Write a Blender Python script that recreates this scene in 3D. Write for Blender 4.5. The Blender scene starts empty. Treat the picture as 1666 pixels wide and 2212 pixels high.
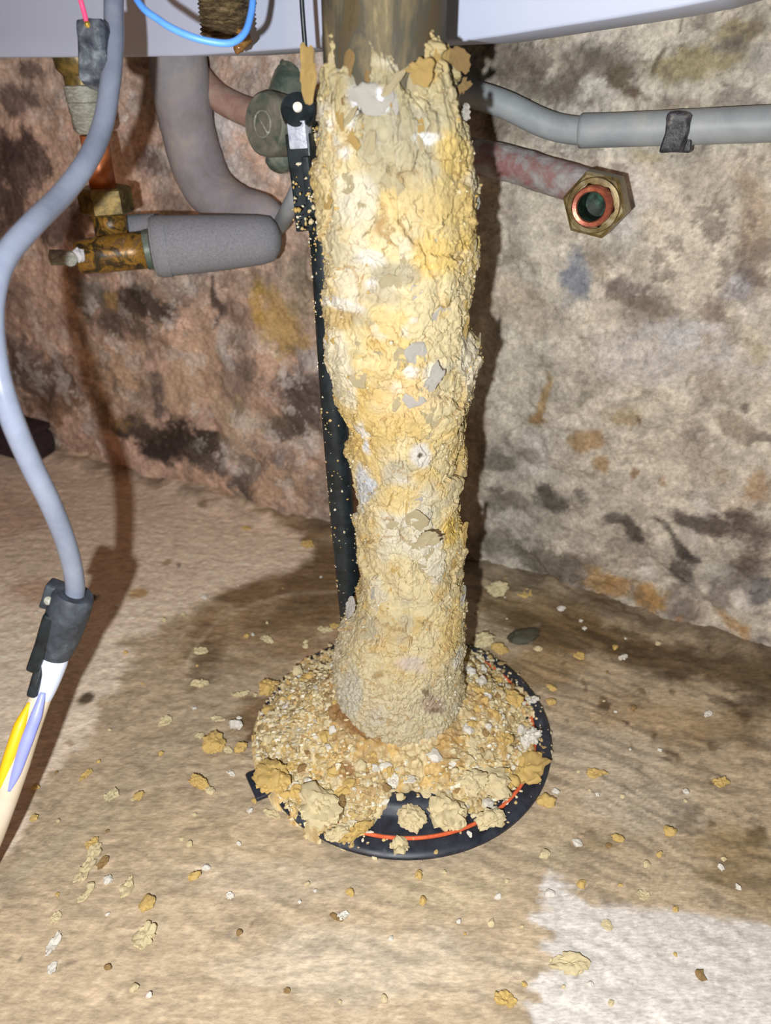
import bpy, math, random
import numpy as np
from mathutils import Vector, Matrix, Euler

# ------------------------------------------------------------------ camera, light, exposure
scene = bpy.context.scene
COL = scene.collection
IW, IH, FPX = 1666.0, 2212.0, 1664.0
PITCH = math.radians(31.0)
CAM = np.array([0.0, 0.0, 0.404])
FWD = np.array([0.0, math.cos(PITCH), -math.sin(PITCH)])
UPV = np.array([0.0, math.sin(PITCH), math.cos(PITCH)])
RGT = np.array([1.0, 0.0, 0.0])

cam_data = bpy.data.cameras.new('camera')
cam_data.sensor_fit = 'VERTICAL'
cam_data.sensor_height = 36.0
cam_data.lens = 36.0 * FPX / IH
cam_data.clip_start = 0.01
cam_data.dof.use_dof = True
cam_data.dof.focus_distance = 0.43
cam_data.dof.aperture_fstop = 9.0
cam = bpy.data.objects.new('camera', cam_data)
COL.objects.link(cam)
cam.location = CAM
cam.rotation_euler = (math.pi / 2 - PITCH, 0, 0)
scene.camera = cam

world = bpy.data.worlds.new('dim_room')
world.use_nodes = True
world.node_tree.nodes['Background'].inputs[0].default_value = (1.0, 0.72, 0.55, 1)
world.node_tree.nodes['Background'].inputs[1].default_value = 0.015
scene.world = world

flash = bpy.data.lights.new('phone_flash', 'POINT')
flash.energy = 14.0
flash.color = (0.97, 0.985, 1.0)
flash.shadow_soft_size = 0.0035
fo = bpy.data.objects.new('phone_flash', flash)
COL.objects.link(fo)
fo.location = CAM - 0.037 * RGT - 0.033 * UPV - 0.03 * FWD

lamp = bpy.data.lights.new('room_lamp', 'AREA')
lamp.energy = 3.0
lamp.size = 0.35
lamp.color = (1.0, 0.47, 0.24)
lo = bpy.data.objects.new('room_lamp', lamp)
COL.objects.link(lo)
lo.location = (-0.60, -0.80, 0.90)
lo.rotation_euler = (Vector((-0.30, 0.70, 0.1)) - Vector(lo.location)).to_track_quat('-Z', 'Y').to_euler()

vs = scene.view_settings
vs.view_transform = 'Standard'
vs.look = 'None'
vs.exposure = 0.0
vs.gamma = 1.0
vs.use_curve_mapping = False

rng = np.random.default_rng(7)
random.seed(7)

# ------------------------------------------------------------------ helpers: geometry of the place
WALL_Y0, WALL_K = 0.616, 0.5
_wl = math.sqrt(1 + WALL_K ** 2)
WT = np.array([1.0, -WALL_K, 0.0]) / _wl          # along the wall
WN = -np.array([WALL_K, 1.0, 0.0]) / _wl          # out of the wall into the room


def ray(px, py):
    return FWD + (px - IW / 2) / FPX * RGT + (IH / 2 - py) / FPX * UPV


def P(px, py, d):
    return CAM + d * ray(px, py)


def Pplane(px, py, y0, k, off=0.0):
    """point of the vertical plane y = y0 - k x, moved off towards the room"""
    r = ray(px, py)
    y0o = y0 - off * math.sqrt(1 + k * k)
    t = (y0o) / (r[1] + k * r[0])
    return CAM + t * r


def Pw(px, py, off=0.0):
    return Pplane(px, py, WALL_Y0, WALL_K, off)


def Pf(px, py, z=0.0):
    r = ray(px, py)
    return CAM + (z - CAM[2]) / r[2] * r


def project(pts):
    q = pts - CAM
    d = q @ FWD
    d = np.where(d < 0.05, 0.05, d)
    return IW / 2 + FPX * (q @ RGT) / d, IH / 2 - FPX * (q @ UPV) / d


def lin(c):
    c = np.asarray(c, dtype=float) / 255.0
    return np.where(c <= 0.04045, c / 12.92, ((c + 0.055) / 1.055) ** 2.4)


def smooth(a, b, x):
    t = np.clip((x - a) / (b - a), 0, 1)
    return t * t * (3 - 2 * t)


# ------------------------------------------------------------------ helpers: noise on arrays
def _h(ix, iy, iz, seed):
    h = (ix.astype(np.int64) * 374761393 + iy.astype(np.int64) * 668265263 + iz.astype(np.int64) * 2147483647 + seed * 1274126177) & 0xFFFFFFFF
    h = ((h ^ (h >> 13)) * 1274126177) & 0xFFFFFFFF
    h = ((h ^ (h >> 16)) * 2246822519) & 0xFFFFFFFF
    return ((h ^ (h >> 15)) & 0xFFFFFF).astype(np.float32) / float(0xFFFFFF)


def vnoise(p, seed=0):
    f = np.floor(p)
    i = f.astype(np.int64)
    t = (p - f).astype(np.float32)
    t = t * t * t * (t * (t * 6 - 15) + 10)
    x, y, z = i[:, 0], i[:, 1], i[:, 2]
    tx, ty, tz = t[:, 0], t[:, 1], t[:, 2]
    out = 0
    for dz in (0, 1):
        wz = tz if dz else 1 - tz
        for dy in (0, 1):
            wy = ty if dy else 1 - ty
            a = _h(x, y + dy, z + dz, seed)
            b = _h(x + 1, y + dy, z + dz, seed)
            out = out + wz * wy * (a + (b - a) * tx)
    return out * 2 - 1


def fbm(p, scale, octs=4, seed=0, gain=0.5):
    out, amp, tot = 0, 1.0, 0
    q = np.asarray(p, dtype=float) * scale
    for o in range(octs):
        out = out + amp * vnoise(q * (2.03 ** o) + 17.3 * o, seed + o)
        tot += amp
        amp *= gain
    return out / tot * 1.5


def cells(u, v, size, seed=0):
    """2-D cellular noise: F1, F2, id noise, offset to the nearest point"""
    gu, gv = u / size, v / size
    iu, iv = np.floor(gu).astype(np.int64), np.floor(gv).astype(np.int64)
    f1 = np.full(u.shape, 9.0)
    f2 = np.full(u.shape, 9.0)
    cid = np.zeros(u.shape)
    ou = np.zeros(u.shape)
    ov = np.zeros(u.shape)
    zero = np.zeros_like(iu)
    for a in (-1, 0, 1):
        for b in (-1, 0, 1):
            cu, cv = iu + a, iv + b
            du = cu + _h(cu, cv, zero, seed) - gu
            dv = cv + _h(cu, cv, zero + 1, seed) - gv
            d = np.sqrt(du * du + dv * dv)
            near = d < f1
            f2 = np.where(near, f1, np.minimum(f2, d))
            cid = np.where(near, _h(cu, cv, zero + 2, seed), cid)
            ou = np.where(near, -du, ou)
            ov = np.where(near, -dv, ov)
            f1 = np.where(near, d, f1)
    return f1, f2, cid, ou, ov


# ------------------------------------------------------------------ helpers: meshes and tags
def mesh_from(name, verts, faces, smooth_shade=True, col=None, extra=None):
    me = bpy.data.meshes.new(name)
    verts = np.asarray(verts, dtype=np.float32)
    if isinstance(faces, np.ndarray):
        nf, k = faces.shape
        me.vertices.add(len(verts))
        me.vertices.foreach_set('co', verts.ravel())
        me.loops.add(nf * k)
        me.loops.foreach_set('vertex_index', faces.astype(np.int32).ravel())
        me.polygons.add(nf)
        me.polygons.foreach_set('loop_start', np.arange(0, nf * k, k, dtype=np.int32))
        me.polygons.foreach_set('loop_total', np.full(nf, k, dtype=np.int32))
        me.update(calc_edges=True)
    else:
        me.from_pydata(verts.tolist(), [], faces)
        me.update()
    me.polygons.foreach_set('use_smooth', np.full(len(me.polygons), smooth_shade))
    if col is not None:
        at = me.color_attributes.new('Col', 'FLOAT_COLOR', 'POINT')
        c = np.ones((len(verts), 4), dtype=np.float32)
        c[:, :3] = col
        at.data.foreach_set('color', c.ravel())
    if extra is not None:
        at = me.attributes.new('Wet', 'FLOAT', 'POINT')
        at.data.foreach_set('value', np.asarray(extra, dtype=np.float32))
    return me


def obj(name, me, mat=None, parent=None, loc=None, rot=None, scale=None):
    o = bpy.data.objects.new(name, me)
    COL.objects.link(o)
    if mat is not None and me is not None and not me.materials:
        me.materials.append(mat)
    if parent is not None:
        o.parent = parent
    if loc is not None:
        o.location = loc
    if rot is not None:
        o.rotation_euler = rot
    if scale is not None:
        o.scale = scale
    return o


def tag(o, label=None, category=None, group=None, kind=None):
    if label:
        o['label'] = label
    if category:
        o['category'] = category
    if group:
        o['group'] = group
    if kind:
        o['kind'] = kind
    return o


def thing(name, loc, label, category, group=None):
    o = bpy.data.objects.new(name, None)
    COL.objects.link(o)
    o.location = loc
    o.empty_display_size = 0.02
    return tag(o, label, category, group)


def catmull(pts, n=10):
    pts = [np.asarray(p, dtype=float) for p in pts]
    if len(pts) < 3:
        return pts
    out = []
    ext = [2 * pts[0] - pts[1]] + pts + [2 * pts[-1] - pts[-2]]
    for i in range(1, len(ext) - 2):
        p0, p1, p2, p3 = ext[i - 1:i + 3]
        for k in range(n):
            t = k / n
            out.append(0.5 * ((2 * p1) + (-p0 + p2) * t + (2 * p0 - 5 * p1 + 4 * p2 - p3) * t * t + (-p0 + 3 * p1 - 3 * p2 + p3) * t ** 3))
    out.append(pts[-1])
    return out


def tube(name, path, radius, mat, parent=None, origin=(0, 0, 0), seg=20, noise=0.0, nscale=80, flat=None, cap=True, smooth_shade=True):
    path = [np.asarray(p, dtype=float) - np.asarray(origin) for p in path]
    n = len(path)
    rad = radius if hasattr(radius, '__len__') else [radius] * n
    if len(rad) != n:
        rad = np.interp(np.linspace(0, 1, n), np.linspace(0, 1, len(rad)), rad)
    tang = []
    for i in range(n):
        t = path[min(i + 1, n - 1)] - path[max(i - 1, 0)]
        tang.append(t / (np.linalg.norm(t) + 1e-12))
    ref = np.array([0, 0, 1.0]) if abs(tang[0][2]) < 0.9 else np.array([1.0, 0, 0])
    nrm = ref - tang[0] * (ref @ tang[0])
    nrm /= np.linalg.norm(nrm)
    vs_, fs = [], []
    for i in range(n):
        nrm = nrm - tang[i] * (nrm @ tang[i])
        nrm /= np.linalg.norm(nrm)
        b = np.cross(tang[i], nrm)
        for k in range(seg):
            a = 2 * math.pi * k / seg
            vs_.append(path[i] + rad[i] * (math.cos(a) * nrm + math.sin(a) * b))
    for i in range(n - 1):
        for k in range(seg):
            k2 = (k + 1) % seg
            fs.append((i * seg + k, i * seg + k2, (i + 1) * seg + k2, (i + 1) * seg + k))
    V = np.array(vs_)
    if noise:
        nz = fbm(V + np.asarray(origin), nscale, 3, 5)
        cen = np.repeat(np.array(path), seg, axis=0)
        dv = V - cen
        V = V + dv / (np.linalg.norm(dv, axis=1, keepdims=True) + 1e-9) * nz[:, None] * noise
    if cap:
        fs.append(tuple(range(seg - 1, -1, -1)))
        fs.append(tuple((n - 1) * seg + k for k in range(seg)))
    me = mesh_from(name, V, fs, smooth_shade)
    if smooth_shade:
        for p in me.polygons:
            if p.loop_total > 4:
                p.use_smooth = False
    return obj(name, me, mat, parent)


def axis_frame(axis, ref=None):
    a = np.asarray(axis, dtype=float)
    a /= np.linalg.norm(a)
    r = np.array([0, 0, 1.0]) if ref is None else np.asarray(ref, dtype=float)
    if abs(a @ r) > 0.95:
        r = np.array([1.0, 0, 0])
    x = r - a * (a @ r)
    x /= np.linalg.norm(x)
    return x, np.cross(a, x), a


def revolve(name, profile, center, axis, mat, parent=None, origin=(0, 0, 0), seg=32, phase=0.0, smooth_shade=True, closed=False, noise=0, nscale=100, ref=None):
    """profile: list of (radius, height along the axis)"""
    x, y, a = axis_frame(axis, ref)
    c = np.asarray(center, dtype=float) - np.asarray(origin)
    V, Fc = [], []
    for r, h in profile:
        for k in range(seg):
            t = 2 * math.pi * k / seg + phase
            V.append(c + a * h + r * (math.cos(t) * x + math.sin(t) * y))
    m = len(profile)
    for i in range(m - 1 + (1 if closed else 0)):
        j = (i + 1) % m
        for k in range(seg):
            k2 = (k + 1) % seg
            Fc.append((i * seg + k, i * seg + k2, j * seg + k2, j * seg + k))
    if not closed:
        if profile[0][0] > 1e-5:
            Fc.append(tuple(range(seg - 1, -1, -1)))
        if profile[-1][0] > 1e-5:
            Fc.append(tuple((m - 1) * seg + k for k in range(seg)))
    V = np.array(V)
    if noise:
        nz = np.stack([fbm(V + np.asarray(origin) + 3.1 * i, nscale, 3, 11 + i) for i in range(3)], 1)
        V = V + noise * nz
    me = mesh_from(name, V, Fc, smooth_shade)
    if smooth_shade:
        me.set_sharp_from_angle(angle=math.radians(40))
    return obj(name, me, mat, parent)


def hexnut(name, center, axis, af, h, mat, parent=None, origin=(0, 0, 0), phase=0.0, bore=0.0, ref=None):
    r = af / math.sqrt(3)
    prof = [(r * 0.9, -h / 2), (r, -h / 2 + 0.08 * h), (r, h / 2 - 0.08 * h), (r * 0.9, h / 2)]
    if bore:
        prof = [(bore, -h / 2)] + prof + [(bore, h / 2)]
    return revolve(name, prof, center, axis, mat, parent, origin, seg=6, phase=phase, smooth_shade=False, closed=bool(bore), ref=ref)


def rbox(name, size, mat, parent=None, mtx=None, bevel=0.002, noise=0.0, nscale=90, sub=0):
    import bmesh
    bm = bmesh.new()
    bmesh.ops.create_cube(bm, size=1.0)
    for v in bm.verts:
        v.co = Vector((v.co.x * size[0], v.co.y * size[1], v.co.z * size[2]))
    if sub:
        bmesh.ops.subdivide_edges(bm, edges=bm.edges[:], cuts=sub, use_grid_fill=True)
    bmesh.ops.bevel(bm, geom=[e for e in bm.edges if e.calc_face_angle(0) > 0.5], offset=bevel, segments=3, affect='EDGES', profile=0.6)
    if noise:
        co = np.array([v.co[:] for v in bm.verts])
        nz = np.stack([fbm(co + 5.7 * i, nscale, 3, 21 + i) for i in range(3)], 1) * noise
        for v, d in zip(bm.verts, nz):
            v.co += Vector(d)
    if mtx is not None:
        bm.transform(mtx)
    me = bpy.data.meshes.new(name)
    bm.to_mesh(me)
    bm.free()
    for p in me.polygons:
        p.use_smooth = True
    me.set_sharp_from_angle(angle=math.radians(35))
    return obj(name, me, mat, parent)


def frame_mtx(loc, xaxis, zaxis):
    z = Vector(zaxis).normalized()
    x = Vector(xaxis)
    x = (x - z * x.dot(z)).normalized()
    y = z.cross(x)
    m = Matrix((x, y, z)).transposed().to_4x4()
    m.translation = Vector(loc)
    return m


# ------------------------------------------------------------------ helpers: materials
def _nt(name):
    m = bpy.data.materials.new(name)
    m.use_nodes = True
    nt = m.node_tree
    b = nt.nodes['Principled BSDF']
    return m, nt, b


def _noise(nt, scale, detail=5, rough=0.6, dist=0.0, stretch=None):
    tc = nt.nodes.new('ShaderNodeTexCoord')
    src = tc.outputs['Object']
    if stretch:
        mp = nt.nodes.new('ShaderNodeMapping')
        mp.inputs['Scale'].default_value = stretch
        nt.links.new(src, mp.inputs['Vector'])
        src = mp.outputs['Vector']
    n = nt.nodes.new('ShaderNodeTexNoise')
    n.inputs['Scale'].default_value = scale
    n.inputs['Detail'].default_value = detail
    n.inputs['Roughness'].default_value = rough
    n.inputs['Distortion'].default_value = dist
    nt.links.new(src, n.inputs['Vector'])
    return n


def _bump(nt, b, height, strength, dist):
    bp = nt.nodes.new('ShaderNodeBump')
    bp.inputs['Strength'].default_value = strength
    bp.inputs['Distance'].default_value = dist
    nt.links.new(height, bp.inputs['Height'])
    nt.links.new(bp.outputs['Normal'], b.inputs['Normal'])


def attr_mat(name, rough=0.85, var=0.16, vscale=260, bscale=500, bstr=0.5, bdist=0.0006, spec=0.25, wet=False, stretch=None):
    m, nt, b = _nt(name)
    a = nt.nodes.new('ShaderNodeAttribute')
    a.attribute_name = 'Col'
    n = _noise(nt, vscale, 7, 0.7, 0.0, stretch)
    mr = nt.nodes.new('ShaderNodeMapRange')
    mr.inputs['From Min'].default_value = 0.3
    mr.inputs['From Max'].default_value = 0.7
    mr.inputs['To Min'].default_value = 1 - var
    mr.inputs['To Max'].default_value = 1 + var
    nt.links.new(n.outputs['Fac'], mr.inputs['Value'])
    mx = nt.nodes.new('ShaderNodeVectorMath')
    mx.operation = 'SCALE'
    nt.links.new(a.outputs['Color'], mx.inputs[0])
    nt.links.new(mr.outputs['Result'], mx.inputs['Scale'])
    nt.links.new(mx.outputs['Vector'], b.inputs['Base Color'])
    b.inputs['Roughness'].default_value = rough
    b.inputs['Specular IOR Level'].default_value = spec
    if wet:
        w = nt.nodes.new('ShaderNodeAttribute')
        w.attribute_name = 'Wet'
        r2 = nt.nodes.new('ShaderNodeMapRange')
        r2.inputs['To Min'].default_value = 0.9
        r2.inputs['To Max'].default_value = 0.42
        nt.links.new(w.outputs['Fac'], r2.inputs['Value'])
        nt.links.new(r2.outputs['Result'], b.inputs['Roughness'])
    n2 = _noise(nt, bscale, 6, 0.65)
    _bump(nt, b, n2.outputs['Fac'], bstr, bdist)
    return m


def ramp_mat(name, stops, scale=60, rough=0.5, metal=0.0, bstr=0.3, bscale=300, bdist=0.0004, detail=6, spec=0.4, stretch=None, dist=0.4, rough2=None, coat=0.0):
    """stops: [(pos, (r,g,b) in 0..255)]"""
    m, nt, b = _nt(name)
    n = _noise(nt, scale, detail, 0.62, dist, stretch)
    r = nt.nodes.new('ShaderNodeValToRGB')
    el = r.color_ramp.elements
    while len(el) < len(stops):
        el.new(0.5)
    for e, (p_, c) in zip(el, stops):
        e.position = p_
        e.color = (*lin(c), 1)
    nt.links.new(n.outputs['Fac'], r.inputs['Fac'])
    nt.links.new(r.outputs['Color'], b.inputs['Base Color'])
    b.inputs['Roughness'].default_value = rough
    b.inputs['Metallic'].default_value = metal
    b.inputs['Specular IOR Level'].default_value = spec
    b.inputs['Coat Weight'].default_value = coat
    b.inputs['Coat Roughness'].default_value = 0.15
    if rough2 is not None:
        r2 = nt.nodes.new('ShaderNodeMapRange')
        r2.inputs['From Min'].default_value = 0.35
        r2.inputs['From Max'].default_value = 0.65
        r2.inputs['To Min'].default_value = rough
        r2.inputs['To Max'].default_value = rough2
        nt.links.new(n.outputs['Fac'], r2.inputs['Value'])
        nt.links.new(r2.outputs['Result'], b.inputs['Roughness'])
    if bstr:
        n2 = _noise(nt, bscale, 5, 0.6)
        _bump(nt, b, n2.outputs['Fac'], bstr, bdist)
    return m


M = {}
M['wall'] = attr_mat('stained_plaster', 0.92, 0.34, 300, 420, 0.8, 0.0014, 0.2)
M['floor'] = attr_mat('damp_concrete', 0.9, 0.30, 210, 420, 0.6, 0.0008, 0.3, wet=True, stretch=(1.0, 3.6, 1.0))
M['crust'] = attr_mat('limescale', 0.85, 0.10, 420, 900, 0.6, 0.0005, 0.25)
M['heap'] = attr_mat('limescale_crumbs', 0.85, 0.2, 700, 1100, 0.6, 0.0004, 0.25)
M['lime_cream'] = ramp_mat('cream_limescale', [(0.3, (198, 174, 122)), (0.5, (226, 210, 164)), (0.68, (234, 224, 192))], 140, 0.85, bstr=0.6, bscale=500, bdist=0.0005)
M['lime_ochre'] = ramp_mat('ochre_limescale', [(0.3, (190, 148, 76)), (0.5, (218, 186, 108)), (0.68, (230, 210, 156))], 120, 0.7, bstr=0.6, bscale=500, bdist=0.0005)
M['lime_white'] = ramp_mat('white_limescale', [(0.3, (202, 196, 178)), (0.55, (228, 224, 212)), (0.7, (236, 236, 230))], 140, 0.8, bstr=0.5, bscale=500, bdist=0.0004)
M['lime_brown'] = ramp_mat('brown_limescale', [(0.3, (116, 88, 52)), (0.5, (156, 126, 78)), (0.68, (186, 160, 112))], 120, 0.7, bstr=0.6, bscale=500, bdist=0.0005)
M['scab_cream'] = ramp_mat('crust_cream', [(0.3, (178, 158, 112)), (0.5, (204, 190, 150)), (0.68, (214, 204, 174))], 140, 0.85, bstr=0.8, bscale=450, bdist=0.0008)  # crust set: dimmer copies of the limescale colours, offsetting the nearer flash
M['scab_ochre'] = ramp_mat('crust_ochre', [(0.3, (176, 138, 72)), (0.5, (204, 172, 100)), (0.68, (212, 190, 138))], 140, 0.85, bstr=0.8, bscale=450, bdist=0.0008)
M['scab_white'] = ramp_mat('crust_white', [(0.3, (182, 178, 164)), (0.55, (208, 204, 194)), (0.7, (218, 216, 210))], 140, 0.85, bstr=0.8, bscale=450, bdist=0.0008)
M['scab_brown'] = ramp_mat('crust_brown', [(0.3, (122, 94, 54)), (0.5, (160, 130, 80)), (0.68, (184, 160, 112))], 140, 0.85, bstr=0.8, bscale=450, bdist=0.0008)
M['stone'] = ramp_mat('dark_pebble', [(0.3, (52, 50, 40)), (0.6, (84, 82, 66))], 160, 0.4, bstr=0.4)
M['flange'] = ramp_mat('black_flange_steel', [(0.35, (30, 33, 42)), (0.6, (48, 52, 63)), (0.75, (84, 88, 98))], 90, 0.38, 0.0, bstr=0.15, bscale=900, bdist=0.0002, rough2=0.55)
M['orange'] = ramp_mat('orange_rubber', [(0.35, (196, 84, 44)), (0.6, (222, 108, 66))], 200, 0.5, bstr=0.2)
M['tube'] = ramp_mat('stained_steel_tube', [(0.3, (44, 38, 28)), (0.42, (78, 66, 46)), (0.52, (68, 66, 56)), (0.62, (98, 88, 66)), (0.74, (150, 136, 100))], 80, 0.55, 0.0, bstr=0.4, bscale=400, stretch=(1, 1, 0.3), detail=8, rough2=0.7, spec=0.2)
M['blackrod'] = ramp_mat('black_plastic', [(0.35, (16, 22, 24)), (0.65, (34, 42, 46))], 120, 0.4, bstr=0.2, bscale=700)
M['heater'] = ramp_mat('white_enamel', [(0.3, (172, 180, 202)), (0.7, (179, 187, 207))], 12, 0.45, bstr=0.0)
M['cable'] = ramp_mat('grey_cable', [(0.3, (112, 120, 138)), (0.7, (132, 140, 158))], 60, 0.25, bstr=0.05)
M['dustblack'] = ramp_mat('dusty_black_plastic', [(0.36, (36, 40, 50)), (0.5, (72, 78, 86)), (0.66, (122, 130, 136))], 110, 0.6, bstr=0.5, bscale=400, bdist=0.0008)
M['grommet'] = ramp_mat('black_rubber', [(0.35, (36, 40, 46)), (0.6, (62, 68, 76)), (0.75, (92, 98, 106))], 110, 0.55, bstr=0.3)
M['sleeve'] = ramp_mat('white_sleeve', [(0.3, (196, 208, 236)), (0.7, (216, 224, 242))], 30, 0.3, bstr=0.0)
M['sheath'] = ramp_mat('cream_sheath', [(0.3, (196, 178, 150)), (0.7, (214, 202, 184))], 30, 0.4, bstr=0.0)
M['yellow'] = ramp_mat('yellow_wire', [(0.3, (226, 176, 12)), (0.7, (236, 192, 40))], 30, 0.4, bstr=0.0)
M['bluew'] = ramp_mat('blue_wire', [(0.3, (84, 148, 236)), (0.7, (104, 164, 244))], 30, 0.4, bstr=0.0)
M['violetw'] = ramp_mat('violet_blue_wire', [(0.3, (132, 140, 226)), (0.7, (152, 162, 236))], 30, 0.4, bstr=0.0)
M['redw'] = ramp_mat('red_wire', [(0.3, (226, 62, 112)), (0.7, (240, 84, 128))], 30, 0.4, bstr=0.0)
M['brassbright'] = ramp_mat('bright_brass', [(0.3, (222, 170, 60)), (0.7, (246, 214, 120))], 90, 0.25, 0.8, bstr=0.0)
M['rustthread'] = ramp_mat('rusty_thread', [(0.3, (44, 36, 26)), (0.5, (86, 72, 50)), (0.7, (132, 116, 84))], 160, 0.55, bstr=0.7, bscale=500, bdist=0.0012, stretch=(1, 1, 3))
M['drip'] = ramp_mat('brown_drip', [(0.35, (96, 66, 34)), (0.65, (150, 112, 64))], 160, 0.15, bstr=0.2)
M['copper'] = ramp_mat('old_copper', [(0.3, (150, 84, 44)), (0.5, (196, 116, 66)), (0.72, (206, 150, 128))], 60, 0.42, 0.25, bstr=0.15)
M['copperend'] = ramp_mat('cut_copper', [(0.3, (116, 62, 44)), (0.55, (160, 88, 66)), (0.72, (200, 140, 100))], 160, 0.35, 0.3, bstr=0.3, bscale=500)
M['shaded_verdigris'] = ramp_mat('shaded_verdigris', [(0.3, (3, 8, 5)), (0.5, (8, 28, 16)), (0.72, (54, 100, 78))], 130, 0.6, bstr=0.4)  # green corrosion, with the shade inside the bore darkened into its colour
M['tape'] = ramp_mat('sealing_tape', [(0.3, (112, 114, 100)), (0.55, (150, 152, 140)), (0.72, (196, 198, 190))], 150, 0.45, bstr=0.6, bscale=300, bdist=0.0008, stretch=(1, 1, 3))
M['dirtybrass'] = ramp_mat('dirty_brass', [(0.3, (48, 42, 26)), (0.45, (96, 82, 46)), (0.6, (140, 116, 60)), (0.75, (128, 124, 96))], 90, 0.4, 0.35, bstr=0.35, bscale=350)
M['teebrass'] = ramp_mat('corroded_tee', [(0.3, (30, 34, 28)), (0.44, (70, 56, 32)), (0.55, (156, 116, 46)), (0.63, (110, 84, 50)), (0.72, (168, 128, 100)), (0.8, (86, 112, 104))], 90, 0.34, 0.15, bstr=0.35, bscale=350, detail=4, dist=1.0)
M['nutbrass'] = ramp_mat('worn_brass_nut', [(0.3, (76, 62, 36)), (0.5, (118, 102, 62)), (0.7, (150, 142, 116))], 110, 0.36, 0.35, bstr=0.2)
M['foam'] = ramp_mat('grey_foam', [(0.3, (118, 120, 126)), (0.5, (134, 136, 142)), (0.7, (148, 149, 154))], 700, 0.9, bstr=0.6, bscale=1100, bdist=0.0005)
M['dustfoam'] = ramp_mat('dusty_foam', [(0.3, (130, 124, 126)), (0.5, (146, 142, 146)), (0.7, (166, 156, 148))], 40, 0.95, bstr=0.6, bscale=500, bdist=0.0008)
M['pinkpipe'] = ramp_mat('painted_pipe', [(0.3, (150, 108, 100)), (0.5, (170, 138, 122)), (0.7, (172, 156, 142))], 50, 0.85, bstr=0.5, bscale=300, bdist=0.0008)
M['valve'] = ramp_mat('green_valve', [(0.3, (66, 86, 78)), (0.45, (112, 114, 102)), (0.6, (136, 132, 118)), (0.75, (164, 160, 148))], 70, 0.6, 0.1, bstr=0.5, bscale=350, bdist=0.0006)
M['valvegreen'] = ramp_mat('wet_green_valve', [(0.3, (40, 74, 70)), (0.5, (96, 110, 100)), (0.7, (150, 152, 138))], 60, 0.45, 0.1, bstr=0.4)
M['conduit'] = ramp_mat('grey_conduit', [(0.3, (132, 138, 142)), (0.6, (152, 158, 160)), (0.75, (170, 168, 158))], 45, 0.5, bstr=0.15)
M['clip'] = ramp_mat('black_clip', [(0.35, (34, 34, 38)), (0.58, (62, 63, 68)), (0.72, (120, 116, 108))], 160, 0.45, bstr=0.6, bscale=300, bdist=0.001)
M['redpipe'] = ramp_mat('flaking_red_pipe', [(0.34, (124, 76, 72)), (0.44, (136, 104, 100)), (0.52, (140, 132, 130)), (0.72, (176, 176, 174))], 70, 0.75, bstr=0.7, bscale=260, bdist=0.0012, dist=0.1, detail=9)
M['darkcase'] = ramp_mat('dark_case', [(0.35, (34, 28, 34)), (0.65, (62, 48, 54))], 60, 0.6, bstr=0.3)
M['putty'] = ramp_mat('white_putty', [(0.3, (200, 200, 204)), (0.7, (226, 226, 232))], 90, 0.6, bstr=0.3)

# ------------------------------------------------------------------ stains with a shape of their own
def blobs(px, py, base, lst, wob, seed):
    c = base.copy()
    for i, (bx, by, rx, ry, ang, colr, st) in enumerate(lst):
        a = math.radians(ang)
        dx, dy = px - bx, py - by
        u = (dx * math.cos(a) + dy * math.sin(a)) / rx
        v = (-dx * math.sin(a) + dy * math.cos(a)) / ry
        near = (np.abs(u) < 2.2) & (np.abs(v) < 2.2)
        if not near.any():
            continue
        d = np.sqrt(u[near] ** 2 + v[near] ** 2) + wob[near]
        w = (1 - smooth(0.55, 1.25, d)) * st
        c[near] = c[near] * (1 - w[:, None]) + lin(colr) * w[:, None]
    return c


def polydist(px, py, poly, closed=True):
    d = np.full(px.shape, 1e9)
    inside = np.zeros(px.shape, bool)
    n = len(poly)
    for i in range(n if closed else n - 1):
        x0, y0 = poly[i]
        x1, y1 = poly[(i + 1) % n]
        ex, ey = x1 - x0, y1 - y0
        t = np.clip(((px - x0) * ex + (py - y0) * ey) / (ex * ex + ey * ey), 0, 1)
        d = np.minimum(d, np.hypot(px - x0 - t * ex, py - y0 - t * ey))
        if closed and y0 != y1:
            cr = ((y0 > py) != (y1 > py)) & (px < (x1 - x0) * (py - y0) / (y1 - y0) + x0)
            inside ^= cr
    return np.where(inside, -d, d) if closed else d


def graded(lo_, hi_, a, b, step, outer):
    mid = np.arange(a, b, step)
    left = a - np.cumsum(step * 1.25 ** np.arange(1, 60))
    left = np.minimum(0, 0) + left[left > lo_][::-1]
    right = mid[-1] + np.cumsum(step * 1.25 ** np.arange(1, 60))
    right = right[right < hi_]
    return np.concatenate([[lo_], left, mid, right, [hi_]])


def gridfaces(nu, nv):
    i = np.arange(nu - 1)[:, None] * nv + np.arange(nv - 1)[None, :]
    return np.stack([i, i + nv, i + nv + 1, i + 1], -1).reshape(-1, 4)


# ------------------------------------------------------------------ wall_back
def wall_relief(s, z):
    p = np.stack([s, z, np.zeros_like(s)], 1)
    st = fbm(p, 9, 3, 31)
    r = 0.006 * st + 0.0022 * fbm(p, 38, 4, 41) + 0.0009 * fbm(p, 150, 4, 51)
    # rubble stones showing through low down
    f1, f2, cid, _, _ = cells(s + 0.02 * fbm(p, 14, 2, 61), z + 0.02 * fbm(p, 14, 2, 71), 0.11, 5)
    low = smooth(0.30, 0.05, z)
    r = r + low * (0.006 * smooth(0.0, 0.35, f2 - f1) - 0.004)
    pl_ = fbm(p, 21, 5, 81, 0.6)
    r = r + 0.0016 * smooth(0.0, 0.07, pl_) + 0.0007 * fbm(p, 330, 2, 91)
    return r - 0.005


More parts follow.
